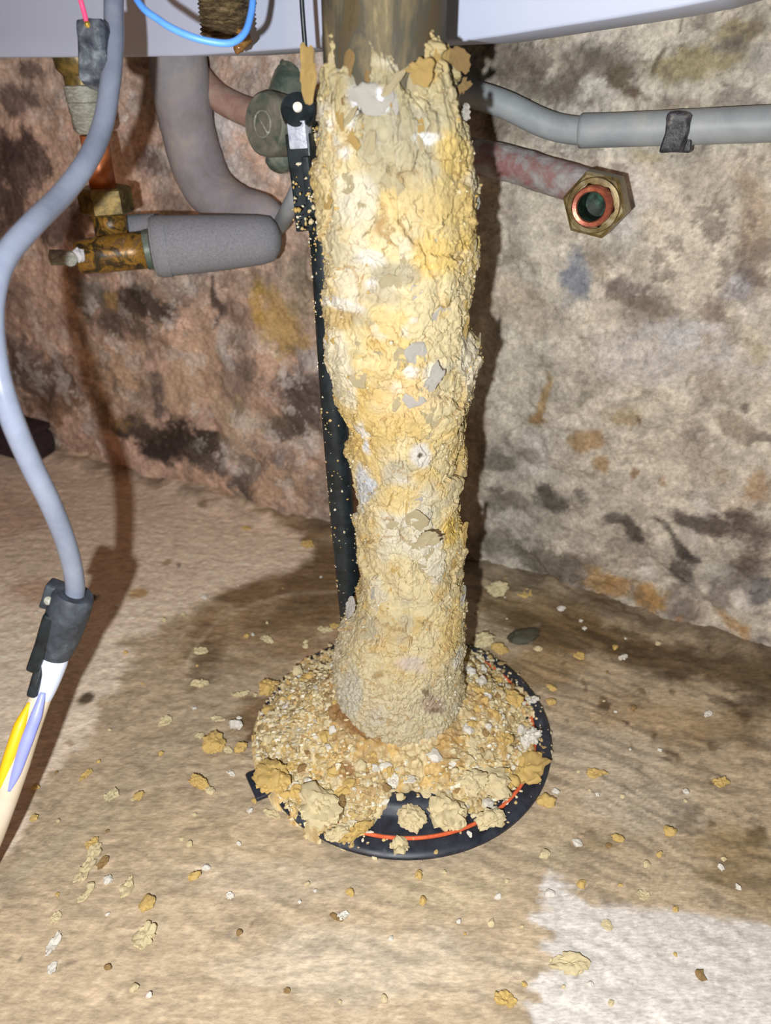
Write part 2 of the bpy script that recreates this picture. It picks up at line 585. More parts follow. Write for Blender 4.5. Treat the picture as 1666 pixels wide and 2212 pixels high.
ss = graded(-1.6, 1.1, -0.56, 0.42, 0.0017, 0)
zs = graded(-0.02, 1.5, -0.012, 0.45, 0.0017, 0)
S, Z = [a.ravel() for a in np.meshgrid(ss, zs, indexing='ij')]
rel = wall_relief(S, Z)
Wp = np.array([0, WALL_Y0, 0]) + S[:, None] * WT + Z[:, None] * np.array([0, 0, 1.0]) + rel[:, None] * WN
px, py = project(np.array([0, WALL_Y0, 0]) + S[:, None] * WT + Z[:, None] * np.array([0, 0, 1.0]))
p3 = np.stack([S, Z, np.zeros_like(S)], 1)
wx, wy = fbm(p3, 26, 4, 101) * 26, fbm(p3, 26, 4, 111) * 26
wob = 0.62 * fbm(p3, 62, 6, 121, 0.72)
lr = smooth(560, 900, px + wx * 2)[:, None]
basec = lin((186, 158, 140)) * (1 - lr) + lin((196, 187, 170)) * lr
m1 = fbm(p3, 30, 5, 131, 0.62)
m2 = fbm(p3, 85, 5, 141, 0.7)
basec = basec * (1 + 0.22 * m1 + 0.20 * m2)[:, None]
wh = smooth(0.25, 0.75, fbm(p3, 22, 5, 151, 0.6))[:, None] * 0.55
basec = basec * (1 - wh) + lin((212, 205, 196)) * wh
pk = smooth(0.2, 0.8, fbm(p3, 17, 4, 161))[:, None] * 0.35
basec = basec * (1 - pk) + lin((178, 150, 122)) * pk
gd = smooth(0.3, 0.8, fbm(p3, 40, 5, 171, 0.68))[:, None] * 0.55
basec = basec * (1 - gd) + lin((112, 98, 88)) * gd
WB = [
    (-60, 330, 110, 60, 0, (84, 68, 64), .9), (30, 225, 40, 26, 20, (88, 70, 66), .8), (25, 380, 55, 90, 10, (72, 58, 56), .9),
    (60, 160, 36, 26, 0, (92, 74, 68), .7), (20, 470, 30, 40, 0, (84, 66, 60), .8), (150, 480, 80, 55, -30, (82, 64, 58), .85),
    (325, 370, 40, 34, 0, (96, 82, 78), .8), (360, 430, 60, 26, 20, (104, 88, 82), .6), (470, 290, 46, 70, -15, (198, 192, 190), .75), (520, 380, 40, 60, 10, (190, 182, 174), .6),
    (540, 170, 60, 34, 0, (176, 158, 146), .6), (205, 560, 60, 40, -35, (92, 74, 64), .7),
    (308, 662, 60, 40, 10, (54, 46, 42), .95), (240, 690, 80, 50, 25, (84, 72, 64), .85), (195, 640, 36, 46, 0, (106, 104, 96), .8), (232, 672, 20, 26, 0, (168, 138, 92), .7),
    (70, 800, 60, 100, -25, (92, 78, 74), .9), (20, 640, 70, 24, 0, (120, 100, 92), .6), (110, 880, 60, 40, 0, (112, 84, 58), .7),
    (320, 855, 26, 60, -20, (84, 74, 70), .85), (300, 925, 90, 34, 18, (58, 50, 46), .92), (400, 965, 100, 40, 14, (52, 46, 42), .95), (350, 930, 40, 26, 40, (60, 52, 46), .9),
    (520, 1050, 34, 34, 20, (70, 68, 64), .85), (440, 1000, 60, 26, 10, (92, 82, 74), .8),
    (410, 800, 70, 100, 12, (190, 164, 138), .75), (240, 820, 50, 80, -20, (176, 150, 120), .6), (255, 905, 40, 22, 10, (180, 146, 100), .5),
    (505, 830, 40, 80, -8, (124, 108, 98), .75), (520, 940, 60, 60, 0, (186, 168, 146), .7), (480, 890, 44, 40, 0, (178, 158, 132), .7),
    (600, 710, 46, 90, -18, (176, 148, 88), .8), (548, 665, 22, 34, 0, (182, 150, 84), .8), (640, 620, 40, 60, 0, (156, 146, 122), .7),
    (650, 870, 70, 80, -25, (82, 74, 72), .92), (660, 790, 46, 30, -10, (176, 170, 166), .8), (610, 920, 40, 36, 10, (92, 82, 72), .8),
    (610, 1050, 90, 46, 20, (178, 152, 126), .7), (540, 1005, 30, 30, 0, (120, 112, 108), .7), (700, 1060, 60, 60, 0, (146, 122, 104), .7),
    (462, 660, 9, 70, 5, (64, 54, 46), .9), (480, 760, 12, 60, -15, (186, 178, 170), .7), (500, 700, 30, 60, -12, (112, 96, 84), .6),
    # right half
    (1110, 130, 110, 60, 10, (124, 114, 100), .85), (1200, 185, 110, 42, 18, (112, 104, 92), .85), (1290, 120, 90, 50, 0, (122, 114, 100), .75), (1150, 90, 60, 24, 0, (176, 168, 156), .5),
    (1370, 195, 46, 20, 30, (92, 78, 62), .9), (1330, 150, 40, 26, 0, (96, 84, 68), .8), (1490, 130, 120, 40, -14, (150, 138, 100), .85), (1600, 60, 90, 30, -25, (138, 126, 92), .8),
    (1420, 130, 10, 40, 4, (108, 98, 80), .8), (1455, 70, 6, 30, 0, (108, 98, 80), .8), (1560, 100, 50, 20, -10, (122, 118, 110), .6), (1390, 330, 34, 18, 10, (160, 150, 112), .6),
    (1100, 280, 60, 34, 20, (134, 124, 106), .7), (1450, 230, 70, 16, -10, (150, 138, 120), .6), (1650, 130, 50, 40, 0, (168, 162, 156), .6),
    (1236, 585, 34, 60, 10, (128, 134, 144), .9), (1290, 560, 30, 44, -20, (160, 148, 128), .6), (1345, 622, 60, 26, 15, (124, 114, 106), .8), (1330, 610, 16, 14, 0, (98, 88, 80), .6),
    (1400, 662, 90, 14, 14, (128, 118, 104), .8), (1440, 690, 44, 22, 20, (140, 128, 108), .7), (1530, 670, 40, 36, 0, (124, 106, 96), .7), (1640, 480, 40, 110, 0, (162, 138, 114), .6),
    (1590, 620, 34, 34, 0, (172, 172, 178), .7), (1620, 590, 30, 14, 30, (110, 102, 96), .6), (1630, 718, 15, 15, 0, (206, 194, 172), .95), (1640, 760, 22, 30, -20, (178, 166, 140), .7),
    (1510, 735, 26, 18, 0, (166, 138, 98), .7), (1530, 775, 12, 10, 0, (120, 116, 112), .8), (1620, 910, 14, 14, 0, (116, 108, 100), .9), (1540, 830, 24, 50, 0, (166, 154, 138), .7),
    (1335, 905, 42, 30, 10, (166, 148, 118), .9), (1375, 912, 16, 6, 35, (118, 96, 66), .8), (1175, 860, 12, 52, 4, (180, 150, 106), .85), (1168, 912, 18, 14, 0, (160, 126, 82), .8), (1262, 876, 10, 16, 0, (128, 124, 108), .7),
    (1180, 792, 40, 6, 4, (150, 140, 126), .7), (1350, 775, 30, 6, 6, (140, 132, 122), .7), (1270, 965, 26, 20, 30, (162, 132, 92), .8), (1290, 1030, 16, 24, -10, (164, 130, 84), .7),
    (1370, 1040, 10, 8, 0, (128, 94, 56), .8), (1440, 1045, 10, 12, 0, (158, 124, 84), .6), (1555, 1010, 26, 14, 20, (132, 112, 84), .8), (1600, 940, 60, 16, 25, (146, 130, 112), .7), (1640, 960, 40, 12, 15, (108, 100, 92), .7),
    (1480, 980, 120, 60, 10, (202, 190, 172), .5), (1400, 780, 180, 60, 5, (196, 192, 186), .5), (1470, 720, 80, 40, 10, (190, 192, 198), .5),
    (1640, 1060, 34, 34, 0, (166, 134, 98), .7), (1600, 1090, 60, 26, 0, (206, 190, 172), .6), (1655, 1180, 30, 20, -20, (134, 120, 110), .6),
    (1060, 1000, 50, 26, 20, (112, 106, 96), .8), (1130, 1000, 60, 20, 0, (140, 132, 118), .6), (1190, 1085, 50, 36, 10, (84, 80, 72), .9), (1100, 1090, 60, 26, 0, (122, 114, 98), .7), (1060, 1110, 40, 40, 0, (108, 100, 84), .7),
    (1320, 1130, 50, 18, 30, (92, 86, 78), .85), (1350, 1180, 40, 18, 55, (84, 78, 72), .9), (1440, 1170, 60, 16, 32, (88, 82, 74), .9), (1480, 1195, 36, 14, 30, (78, 72, 66), .85),
    (1540, 1130, 90, 26, 4, (88, 78, 70), .9), (1610, 1150, 80, 40, 10, (92, 80, 70), .85), (1470, 1250, 26, 50, -25, (84, 76, 70), .85), (1620, 1240, 70, 44, -30, (94, 82, 74), .8), (1655, 1290, 30, 40, 0, (84, 84, 88), .8),
    (1180, 1220, 90, 40, 20, (104, 96, 82), .8), (1090, 1190, 60, 40, 0, (116, 108, 92), .7), (1310, 1220, 70, 30, 10, (160, 148, 130), .6), (1540, 1260, 40, 44, 20, (178, 176, 164), .8), (1470, 1320, 60, 26, 15, (116, 106, 96), .8), (1560, 1300, 50, 22, 30, (120, 108, 98), .7),
    (1230, 1300, 70, 26, 22, (96, 88, 74), .9), (1380, 1345, 80, 22, 14, (100, 92, 82), .85), (1580, 1385, 90, 20, 8, (96, 86, 76), .8),
    (1290, 1268, 36, 22, 10, (190, 158, 110), .85), (1340, 1282, 40, 16, 12, (180, 144, 92), .8), (1405, 1304, 40, 20, 25, (178, 140, 84), .85), (1575, 1340, 40, 16, 20, (176, 144, 98), .8), (1600, 1360, 24, 14, 30, (166, 130, 82), .7), (1470, 1330, 14, 10, 0, (170, 134, 100), .7),
]
wcol = blobs(px + wx, py + wy, basec, WB, wob, 0)
mold = smooth(0.10, 0.26, fbm(p3, 48, 6, 191, 0.74)) * smooth(-0.1, 0.5, fbm(p3, 9, 3, 193))
wcol = wcol * (1 - 0.5 * mold[:, None]) + lin((104, 92, 84)) * 0.5 * mold[:, None]
effl = smooth(0.16, 0.30, fbm(p3, 55, 6, 195, 0.74)) * smooth(-0.1, 0.5, fbm(p3, 8, 3, 197)) * 0.45
wcol = wcol * (1 - effl[:, None]) + lin((206, 200, 192)) * effl[:, None]
wcol = wcol * (1 + 0.20 * m2 + 0.10 * fbm(p3, 260, 3, 181))[:, None]
wcol = np.clip(wcol * (1.16 - 0.24 * lr), 0.01, 0.85)  # colour lightened on the left, darkened on the right, to even out the flash
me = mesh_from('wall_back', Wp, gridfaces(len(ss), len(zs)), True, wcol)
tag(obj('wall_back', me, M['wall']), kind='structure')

# ------------------------------------------------------------------ floor
fx = graded(-1.9, 1.3, -0.46, 0.40, 0.0017, 0)
fy = graded(-0.7, 1.7, 0.17, 0.84, 0.0017, 0)
X, Y = [a.ravel() for a in np.meshgrid(fx, fy, indexing='ij')]
q3 = np.stack([X, Y, np.zeros_like(X)], 1)
px, py = project(q3)
dw = ((WALL_Y0 - WALL_K * X - Y) / _wl)
warp = fbm(q3, 7, 3, 201)
side = smooth(-0.1, 0.2, X)
sc = Y + (0.10 + 0.34 * side) * X + 0.014 * warp + 0.0035 * fbm(q3, 40, 3, 205)
al = X - 0.4 * Y * side
st3 = np.stack([al * 48, sc * 190, np.zeros_like(X)], 1)
streak = fbm(st3, 1.0, 4, 211, 0.6)
st4 = np.stack([al * 110, sc * 420, np.zeros_like(X)], 1)
streak2 = fbm(st4, 1.0, 3, 221, 0.6)
crk = smooth(0.055, 0.0, np.abs(fbm(np.stack([al * 26, sc * 62, np.zeros_like(X)], 1), 1.0, 3, 231)))
fz = 0.00035 * streak + 0.0003 * streak2 - 0.0006 * crk + 0.0012 * fbm(q3, 9, 2, 241) + 0.0004 * fbm(q3, 330, 3, 246, .65)
fz = fz + 0.010 * smooth(0.035, 0.0, dw) * (0.6 + 0.5 * fbm(q3, 40, 3, 251)) - 0.0016
fz = np.where(np.hypot(X - 0.0126, Y - 0.378) < 0.105, np.minimum(fz, -0.0004), fz)
wx, wy = fbm(q3, 30, 4, 261) * 30 + fbm(st3, 1, 3, 265) * 14, fbm(q3, 30, 4, 271) * 14
wob = 0.4 * fbm(q3, 60, 5, 281, 0.6)
fcol = np.repeat(lin((192, 168, 136))[None], len(X), 0)
bw = px + wx
bh = py + wy
dry1 = [(-900, 700), (-400, 900), (120, 955), (470, 1050), (640, 1160), (660, 1215), (560, 1240), (430, 1290), (330, 1370), (260, 1385), (300, 1420), (240, 1500), (200, 1560), (120, 1660), (0, 1830), (-900, 2200)]
dry2 = [(1185, 1875), (1300, 1950), (1430, 1965), (1666, 2010), (2600, 2100), (2600, 3600), (1050, 3600), (1140, 2212), (1160, 2060), (1150, 1990)]
w1 = smooth(14, -14, polydist(bw, bh, dry1))
w2 = smooth(12, -12, polydist(bw + wx, bh, dry2))
pinkfar = smooth(1500, 1000, py)[:, None]
d1 = lin((236, 213, 184)) * (1 - 0.6 * pinkfar) + lin((232, 198, 168)) * 0.6 * pinkfar  # dry concrete, its colour lightened to offset flash falloff at far left
FB = [
    (620, 1330, 260, 100, -12, (150, 118, 82), .75), (560, 1240, 150, 60, -15, (132, 102, 70), .8), (700, 1230, 90, 90, 0, (124, 96, 66), .85), (640, 1150, 100, 36, 8, (140, 112, 80), .7),
    (430, 1420, 40, 70, 20, (122, 98, 72), .7), (610, 1330, 130, 26, -5, (118, 92, 62), .7), (540, 1540, 60, 40, 0, (122, 90, 56), .8), (560, 1580, 24, 24, 0, (104, 70, 42), .8), (690, 1290, 60, 30, 0, (116, 90, 62), .6),
    (1180, 1330, 140, 50, 14, (134, 108, 72), .8), (1250, 1370, 180, 36, 14, (116, 92, 60), .8), (1480, 1430, 200, 44, 12, (104, 82, 56), .9), (1640, 1480, 90, 60, 0, (106, 86, 60), .85), (1150, 1440, 120, 50, 0, (160, 130, 88), .7),
    (1600, 1570, 90, 60, 10, (140, 116, 84), .7), (1420, 1560, 180, 60, 10, (170, 140, 102), .6), (1330, 1620, 160, 60, 12, (204, 184, 156), .6), (1400, 1740, 180, 50, 12, (206, 188, 162), .55), (1600, 1830, 110, 60, 12, (152, 126, 86), .75),
    (1640, 1920, 90, 50, 15, (156, 132, 96), .7), (1560, 1900, 70, 20, 12, (138, 114, 78), .6), (1300, 1820, 60, 18, 8, (160, 136, 100), .6), (1330, 1812, 26, 14, 0, (146, 128, 98), .8), (1180, 1840, 80, 30, 0, (196, 176, 142), .6),
    (800, 2080, 300, 90, 0, (204, 186, 160), .6), (500, 1820, 200, 60, -5, (186, 162, 126), .5), (250, 1780, 160, 60, -10, (188, 164, 130), .5), (600, 1900, 240, 50, 6, (198, 178, 150), .5), (950, 1930, 160, 50, 0, (190, 170, 134), .6),
    (498, 2015, 16, 12, 0, (176, 158, 134), .7), (550, 1990, 7, 7, 0, (140, 118, 88), .8), (60, 2075, 8, 8, 0, (110, 98, 82), .8), (255, 2140, 10, 16, 0, (140, 124, 100), .7), (850, 1940, 12, 8, 0, (140, 122, 92), .7),
    (1310, 1510, 18, 8, 10, (104, 80, 54), .8), (1550, 1510, 22, 12, 10, (100, 78, 54), .8), (1600, 1540, 26, 10, 15, (106, 82, 56), .8), (1420, 1590, 18, 10, 0, (120, 98, 70), .8), (1480, 1630, 30, 8, 8, (112, 88, 60), .7), (1650, 1800, 30, 22, 20, (112, 90, 60), .8), (1620, 1900, 40, 24, 20, (150, 126, 92), .6), (1540, 1783, 18, 12, 0, (122, 98, 66), .8), (1280, 1790, 14, 8, 0, (128, 104, 74), .7),
]
fcol = blobs(bw, bh, fcol, FB, wob, 0)
damp = smooth(-0.1, 0.5, streak)[:, None]
fcol = fcol * (1 - 0.36 * damp * (0.45 + 0.55 * side[:, None]))
fcol = fcol * (1 - w1[:, None]) + d1 * w1[:, None]
fcol = fcol * (1 - w2[:, None]) + lin((216, 205, 191)) * w2[:, None]
FB2 = [
    (185, 1506, 20, 14, -30, (84, 70, 50), .95), (60, 1270, 60, 30, 0, (176, 136, 104), .6), (150, 1600, 12, 7, 0, (150, 120, 84), .6), (30, 1110, 70, 50, 0, (196, 156, 130), .5),
    (360, 1212, 10, 6, -25, (150, 114, 70), .7), (300, 1278, 22, 10, -10, (178, 138, 78), .8), (386, 1218, 6, 6, 0, (84, 72, 62), .8), (440, 1092, 16, 8, 0, (140, 110, 80), .7),
]
fcol = blobs(px, py, fcol, FB2, wob, 0)
arc = polydist(px + 3 * warp, py, [(400, 1445), (412, 1400), (470, 1335), (560, 1298), (640, 1280), (740, 1274)], False)
fcol = fcol + (smooth(7, 1, arc) * 0.10)[:, None] * np.array([1, .82, .6])
arc2 = polydist(px, py, [(1085, 1390), (1120, 1370), (1165, 1345)], False)
fcol = fcol + (smooth(7, 1, arc2) * 0.08)[:, None] * np.array([1, .82, .6])
spk = smooth(0.72, 0.95, fbm(q3, 95, 3, 291))[:, None] * (0.15 + 0.6 * side[:, None] * smooth(2000, 1500, py)[:, None])
fcol = fcol * (1 - spk) + lin((96, 76, 50)) * spk
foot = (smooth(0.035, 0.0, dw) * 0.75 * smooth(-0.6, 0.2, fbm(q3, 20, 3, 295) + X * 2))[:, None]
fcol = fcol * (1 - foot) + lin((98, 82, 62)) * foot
fcol = fcol * (1 + 0.15 * streak2 - 0.15 * crk + 0.10 * fbm(q3, 300, 3, 301) + 0.06 * fbm(q3, 8, 3, 305))[:, None]
fine = fbm(np.stack([al * 150, sc * 700, np.zeros_like(X)], 1), 1.0, 3, 311, .7)
fcol = fcol * (1 + 0.16 * fine)[:, None]
fcol = np.clip(fcol * np.array([0.93, 0.98, 1.04]), 0.012, 0.85)
wet = np.clip((1 - w1) * (1 - w2) * (0.55 + 0.4 * smooth(1900, 1300, py)), 0, 1)
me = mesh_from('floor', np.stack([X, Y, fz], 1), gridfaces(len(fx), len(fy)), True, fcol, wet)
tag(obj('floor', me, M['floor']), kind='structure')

# ------------------------------------------------------------------ white water heater casing
HY0, HK = 0.475, 0.5
edge_px = [(-420, 118), (-200, 124), (0, 125), (200, 124), (400, 122), (520, 114), (650, 105), (820, 99), (1000, 90), (1100, 76), (1200, 60), (1330, 40), (1450, 20), (1550, 0)]
ed = [Pplane(a, b, HY0, HK) for a, b in edge_px]
outline = [((e[0]) * _wl, e[2]) for e in ed]
s0, z0 = outline[0]
outline = [(s0 - 0.05, z0 + 0.02), (s0 - 0.02, z0 + 0.004)] + outline
s1, z1 = outline[-1]
outline += [(s1 + 0.03, z1 + 0.008), (s1 + 0.06, z1 + 0.024), (s1 + 0.075, z1 + 0.05), (s1 + 0.078, 0.60), (s1 + 0.06, 0.94), (s0 - 0.04, 0.94), (s0 - 0.055, 0.90), (s0 - 0.055, z0 + 0.06)]
base = np.array([0, HY0, 0])
cs = np.mean([o[0] for o in outline])
cz = 0.62
V, Fc = [], []
rings = [(0.965, 0.0, -0.008), (0.99, 0.0015, -0.004), (1.0, 0.006, 0), (1.0, 0.085, 0), (0.97, 0.092, 0)]
no = len(outline)
inset = [0.0016, 0.0005, 0.0, 0.0, 0.006]
dep = [0.0, 0.0005, 0.0016, 0.085, 0.09]
oc = np.array(outline)
nx = np.roll(oc, -1, 0) - np.roll(oc, 1, 0)
nrm2 = np.stack([-nx[:, 1], nx[:, 0]], 1)
nrm2 /= np.linalg.norm(nrm2, axis=1, keepdims=True)
for i, dpt in zip(inset, dep):
    for (s, z), nn in zip(outline, nrm2):
        s2, z2 = s + nn[0] * i, z + nn[1] * i
        V.append(base + s2 * WT + np.array([0, 0, z2]) - dpt * WN)
for r in range(len(dep) - 1):
    for k in range(no):
        k2 = (k + 1) % no
        Fc.append((r * no + k, r * no + k2, (r + 1) * no + k2, (r + 1) * no + k))
Fc.append(tuple(range(no - 1, -1, -1)))
Fc.append(tuple((len(dep) - 1) * no + k for k in range(no)))
V = np.array(V)
hc = base + cs * WT - 0.045 * WN + np.array([0, 0, 0.404])
heater = thing('water_heater', hc, 'white enamelled wall-hung heater casing above the pipes', 'water heater')
me = mesh_from('casing', V - hc, Fc, True)
me.set_sharp_from_angle(angle=math.radians(50))
obj('casing', me, M['heater'], heater)
for dsx in (-0.14, 0.1):
    mtx = frame_mtx(base + (cs + dsx) * WT - 0.107 * WN + np.array([0, 0, 0.78]) - hc, WT, (0, 0, 1))
    rbox('wall_bracket', (0.04, 0.04, 0.08), M['blackrod'], heater, mtx, 0.002)

# ------------------------------------------------------------------ heating element with its limescale
FC = np.array([0.0126, 0.378, 0.0])
elem = thing('heating_element', FC, 'tall heating element caked in thick yellow limescale standing on its black round flange', 'heating element')
CY = 0.385
prof_px = [(-60, 684, 970), (60, 683, 968), (130, 688, 984), (200, 684, 998), (300, 688, 1014), (400, 692, 1022), (500, 693, 1026), (560, 702, 1027), (620, 701, 1026), (700, 700, 1020), (740, 698, 1027), (800, 712, 1024),
           (850, 724, 1020), (900, 744, 1004), (950, 753, 999), (1000, 761, 997), (1100, 772, 1001), (1200, 778, 1001), (1250, 778, 1003), (1300, 764, 1009), (1350, 742, 1008), (1400, 726, 1001), (1450, 718, 999), (1500, 717, 998), (1560, 722, 998), (1640, 730, 992)]
pz, pcx, prr = [], [], []
for yy, l, r in prof_px:
    a, b_ = ray(l, yy), ray(r, yy)
    t = CY / a[1]
    xl, xr = CAM[0] + t * a[0], CAM[0] + t * b_[0]
    dist = t * 1.0
    pz.append(CAM[2] + t * a[2])
    pcx.append((xl + xr) / 2)
    prr.append((xr - xl) / 2 * 0.992)
pz, pcx, prr = [np.array(v)[::-1] for v in (pz, pcx, prr)]
ZT = 0.430
NT, NZ = 500, 880
tt = np.linspace(0, 1, NT, endpoint=False)
th = 2 * math.pi * tt - math.pi / 2 + 0.32 * np.sin(2 * math.pi * tt) * -1.0   # denser towards the front (theta = -pi/2)
zz = np.linspace(0.004, ZT, NZ)
TH, ZZ = [a.ravel() for a in np.meshgrid(th, zz, indexing='ij')]
R0 = np.interp(ZZ, pz, prr)
CX = np.interp(ZZ, pz, pcx)
TUBE_R = 0.0262
uu = (TH + math.pi / 2) * 0.036
c3 = np.stack([R0 * np.cos(TH), R0 * np.sin(TH), ZZ], 1)
wu = fbm(c3, 90, 4, 401, 0.6) * 0.0045
wv = fbm(c3, 90, 4, 411, 0.6) * 0.0045
topv = smooth(0.335, 0.392, ZZ)
f1, f2, cid, ou, ov = cells(uu + wu, (ZZ + wv) * (1 - 0.2 * topv), 0.019, 3)
g1, g2, gid, gu, gv = cells(uu + 1.3 * wu + 0.3, ZZ + 1.3 * wv, 0.0065, 4)
basez = smooth(0.105, 0.06, ZZ)
h = 0.0022 * fbm(c3, 34, 3, 421)
h += (1 - 0.6 * basez) * (0.0026 * (cid - 0.5) + 0.0016 * (ou * np.cos(cid * 40) + ov * np.sin(cid * 40)))
h += (1 - 0.4 * basez) * (0.0009 * (gid - 0.5) + 0.0008 * (gu * np.cos(gid * 50) + gv * np.sin(gid * 50)))
cr1 = smooth(0.07, 0.0, f2 - f1) * smooth(-0.1, 0.4, fbm(c3, 45, 2, 431))
h -= 0.0016 * cr1 * (1 - 0.6 * basez)
cr2 = smooth(0.10, 0.0, g2 - g1) * smooth(-0.5, 0.3, fbm(c3, 60, 2, 435))
h -= 0.0006 * cr2
k1, k2, kid, ku, kv = cells(uu + 1.8 * wu + 0.7, ZZ + 1.8 * wv + 0.2, 0.0115, 6)
cr3 = smooth(0.06, 0.0, k2 - k1) * smooth(-0.2, 0.3, fbm(c3, 50, 2, 437))
h += (1 - 0.6 * basez) * (0.0014 * (kid - 0.5) + 0.0009 * (ku * np.cos(kid * 60) + kv * np.sin(kid * 60))) - 0.0009 * cr3
h += (0.0003 + 0.0008 * basez) * fbm(c3, 420, 3, 441, 0.6)
lump = cells(uu, ZZ, 0.0032, 9)
h += (0.0002 + 0.0008 * basez) * (0.5 - lump[0])
fib = fbm(np.stack([uu * 330, ZZ * 42, np.zeros_like(uu)], 1), 1.0, 4, 451)
h += topv * 0.0014 * fib
# grainy side strips
sidegrain = smooth(0.55, 0.95, np.abs(np.cos(TH))) * (1 - topv)
h += sidegrain * 0.0008 * fbm(c3, 260, 3, 461, 0.65)
zt_edge = 0.397 + 0.016 * fbm(np.stack([uu * 90, np.zeros_like(uu), np.zeros_like(uu)], 1), 1.0, 3, 471) + 0.013 * fbm(c3, 120, 4, 481, 0.7) - 0.004 * np.cos(TH)
cover = smooth(0.012, -0.010, ZZ - zt_edge)
thick = R0 + h - TUBE_R
rr = TUBE_R + thick * cover - 0.0045 * (1 - cover)
rr = np.where((rr < TUBE_R) & (ZZ > 0.355), np.minimum(rr, TUBE_R - 0.0008), rr)
rr = rr + 0.004 * smooth(0.03, 0.004, ZZ)
RG = rr.reshape(NT, NZ)
CV = np.stack([CX + rr * np.cos(TH), CY + rr * np.sin(TH), ZZ], 1)
# colour of the deposit
ccol = np.repeat(lin((226, 208, 160))[None], len(TH), 0)


def blend(c, w, colr):
    w = np.clip(w, 0, 1)[:, None]
    return c * (1 - w) + lin(colr) * w


n1 = fbm(c3, 28, 4, 501)
n2 = fbm(c3, 60, 4, 511)
n3 = fbm(c3, 22, 3, 521)
ccol = blend(ccol, smooth(0.0, 0.6, n1 + 0.5 * (cid - 0.5)) * 0.75 * (1 - 0.75 * basez), (224, 192, 114))
ccol = blend(ccol, smooth(0.3, 0.8, n2 + 0.4 * (gid - .5)) * 0.6 * (1 - 0.6 * basez), (214, 178, 100))
ccol = blend(ccol, smooth(0.15, 0.6, n3 + 0.5 * (cid - 0.5)) * 0.7, (230, 224, 202))
ccol = blend(ccol, smooth(0.45, 0.8, fbm(c3, 36, 3, 531)) * 0.6, (186, 180, 158))
ccol = blend(ccol, smooth(0.5, 0.75, fbm(c3, 50, 3, 541)) * 0.8, (238, 236, 228))
ccol = blend(ccol, basez * 0.55, (226, 214, 180))
ccol = blend(ccol, smooth(0.3, 0.7, fbm(c3, 40, 4, 551)) * basez * 0.5, (216, 206, 188))
ccol = blend(ccol, np.maximum(np.maximum(cr1, cr3), 0.7 * cr2) * 0.7, (166, 122, 58))
ccol = blend(ccol, topv * smooth(-0.3, 0.5, fib) * 0.5, (186, 166, 110))
ccol = blend(ccol, topv * smooth(0.1, 0.6, fbm(c3, 30, 3, 561)) * 0.7, (160, 156, 134))
ccol = blend(ccol, smooth(0.372, 0.40, ZZ + 0.01 * fib) * 0.55, (172, 156, 112))
ccol = blend(ccol, sidegrain * 0.25, (206, 176, 112))
ppx, ppy = project(CV)
CB = [(790, 205, 46, 30, 10, (244, 244, 248), .95), (920, 300, 30, 14, 0, (240, 238, 232), .8), (985, 345, 40, 60, -30, (228, 194, 108), .7), (905, 160, 40, 20, 0, (196, 148, 62), .8), (940, 560, 60, 50, 0, (232, 196, 104), .7),
      (860, 590, 60, 26, 0, (176, 166, 140), .7), (800, 560, 36, 16, 0, (226, 222, 208), .7), (940, 810, 26, 34, 40, (238, 226, 204), .9), (880, 860, 80, 50, 0, (238, 206, 150), .6), (910, 985, 26, 30, 0, (226, 222, 214), .8), (908, 985, 6, 6, 0, (88, 72, 48), .9),
      (785, 1045, 16, 60, 0, (198, 202, 206), .8), (800, 970, 10, 20, 0, (226, 228, 232), .8), (975, 1150, 26, 40, 10, (236, 196, 92), .8), (860, 1080, 50, 30, 0, (234, 200, 112), .6), (935, 1165, 26, 16, 0, (238, 230, 208), .8),
      (940, 1520, 34, 26, 20, (186, 160, 138), .85), (925, 1495, 12, 8, 0, (120, 92, 62), .8), (945, 1535, 20, 8, 0, (126, 100, 72), .6), (820, 1465, 14, 10, 0, (170, 140, 92), .7), (890, 1440, 40, 26, 0, (222, 206, 200), .6), (760, 1500, 36, 70, 0, (208, 206, 190), .6),
      (720, 690, 40, 26, 0, (196, 162, 96), .6), (730, 660, 40, 12, 20, (238, 232, 216), .7), (1010, 770, 20, 60, 0, (230, 220, 196), .6), (720, 180, 40, 60, 0, (176, 158, 108), .7), (860, 130, 70, 24, 10, (208, 198, 172), .7), (900, 430, 60, 50, 0, (206, 184, 132), .5), (770, 430, 50, 60, 0, (226, 220, 198), .6), (820, 640, 40, 20, 0, (186, 172, 142), .6)]
front = np.sin(TH) < 0.2
cb = blobs(ppx + 12 * n2, ppy + 12 * n1, ccol, CB, 0.35 * n2, 0)
ccol = np.where(front[:, None], cb, ccol)
ccol = ccol * (1 + 0.07 * fbm(c3, 300, 3, 571))[:, None]
ccol = ccol * np.array([0.63, 0.65, 0.68])
ccol = np.clip(ccol, 0.02, 0.72)
i = np.arange(NT)[:, None] * NZ + np.arange(NZ - 1)[None, :]
j = ((np.arange(NT) + 1) % NT)[:, None] * NZ + np.arange(NZ - 1)[None, :]
cf = np.stack([i, j, j + 1, i + 1], -1).reshape(-1, 4)
me = mesh_from('limescale_crust', CV - FC, cf, True, ccol)
tag(obj('limescale_crust', me, M['crust'], elem), 'thick flaking cream and yellow limescale crust')

# bare tube above the crust
tx = np.interp(0.40, pz, pcx) - 0.0012
revolve('sheath_tube', [(TUBE_R - 0.001, 0.352), (TUBE_R, 0.3525), (TUBE_R, 0.60), (TUBE_R - 0.003, 0.604), (0.0001, 0.606)], (tx, CY, 0), (0, 0, 1), M['tube'], elem, FC, seg=96)

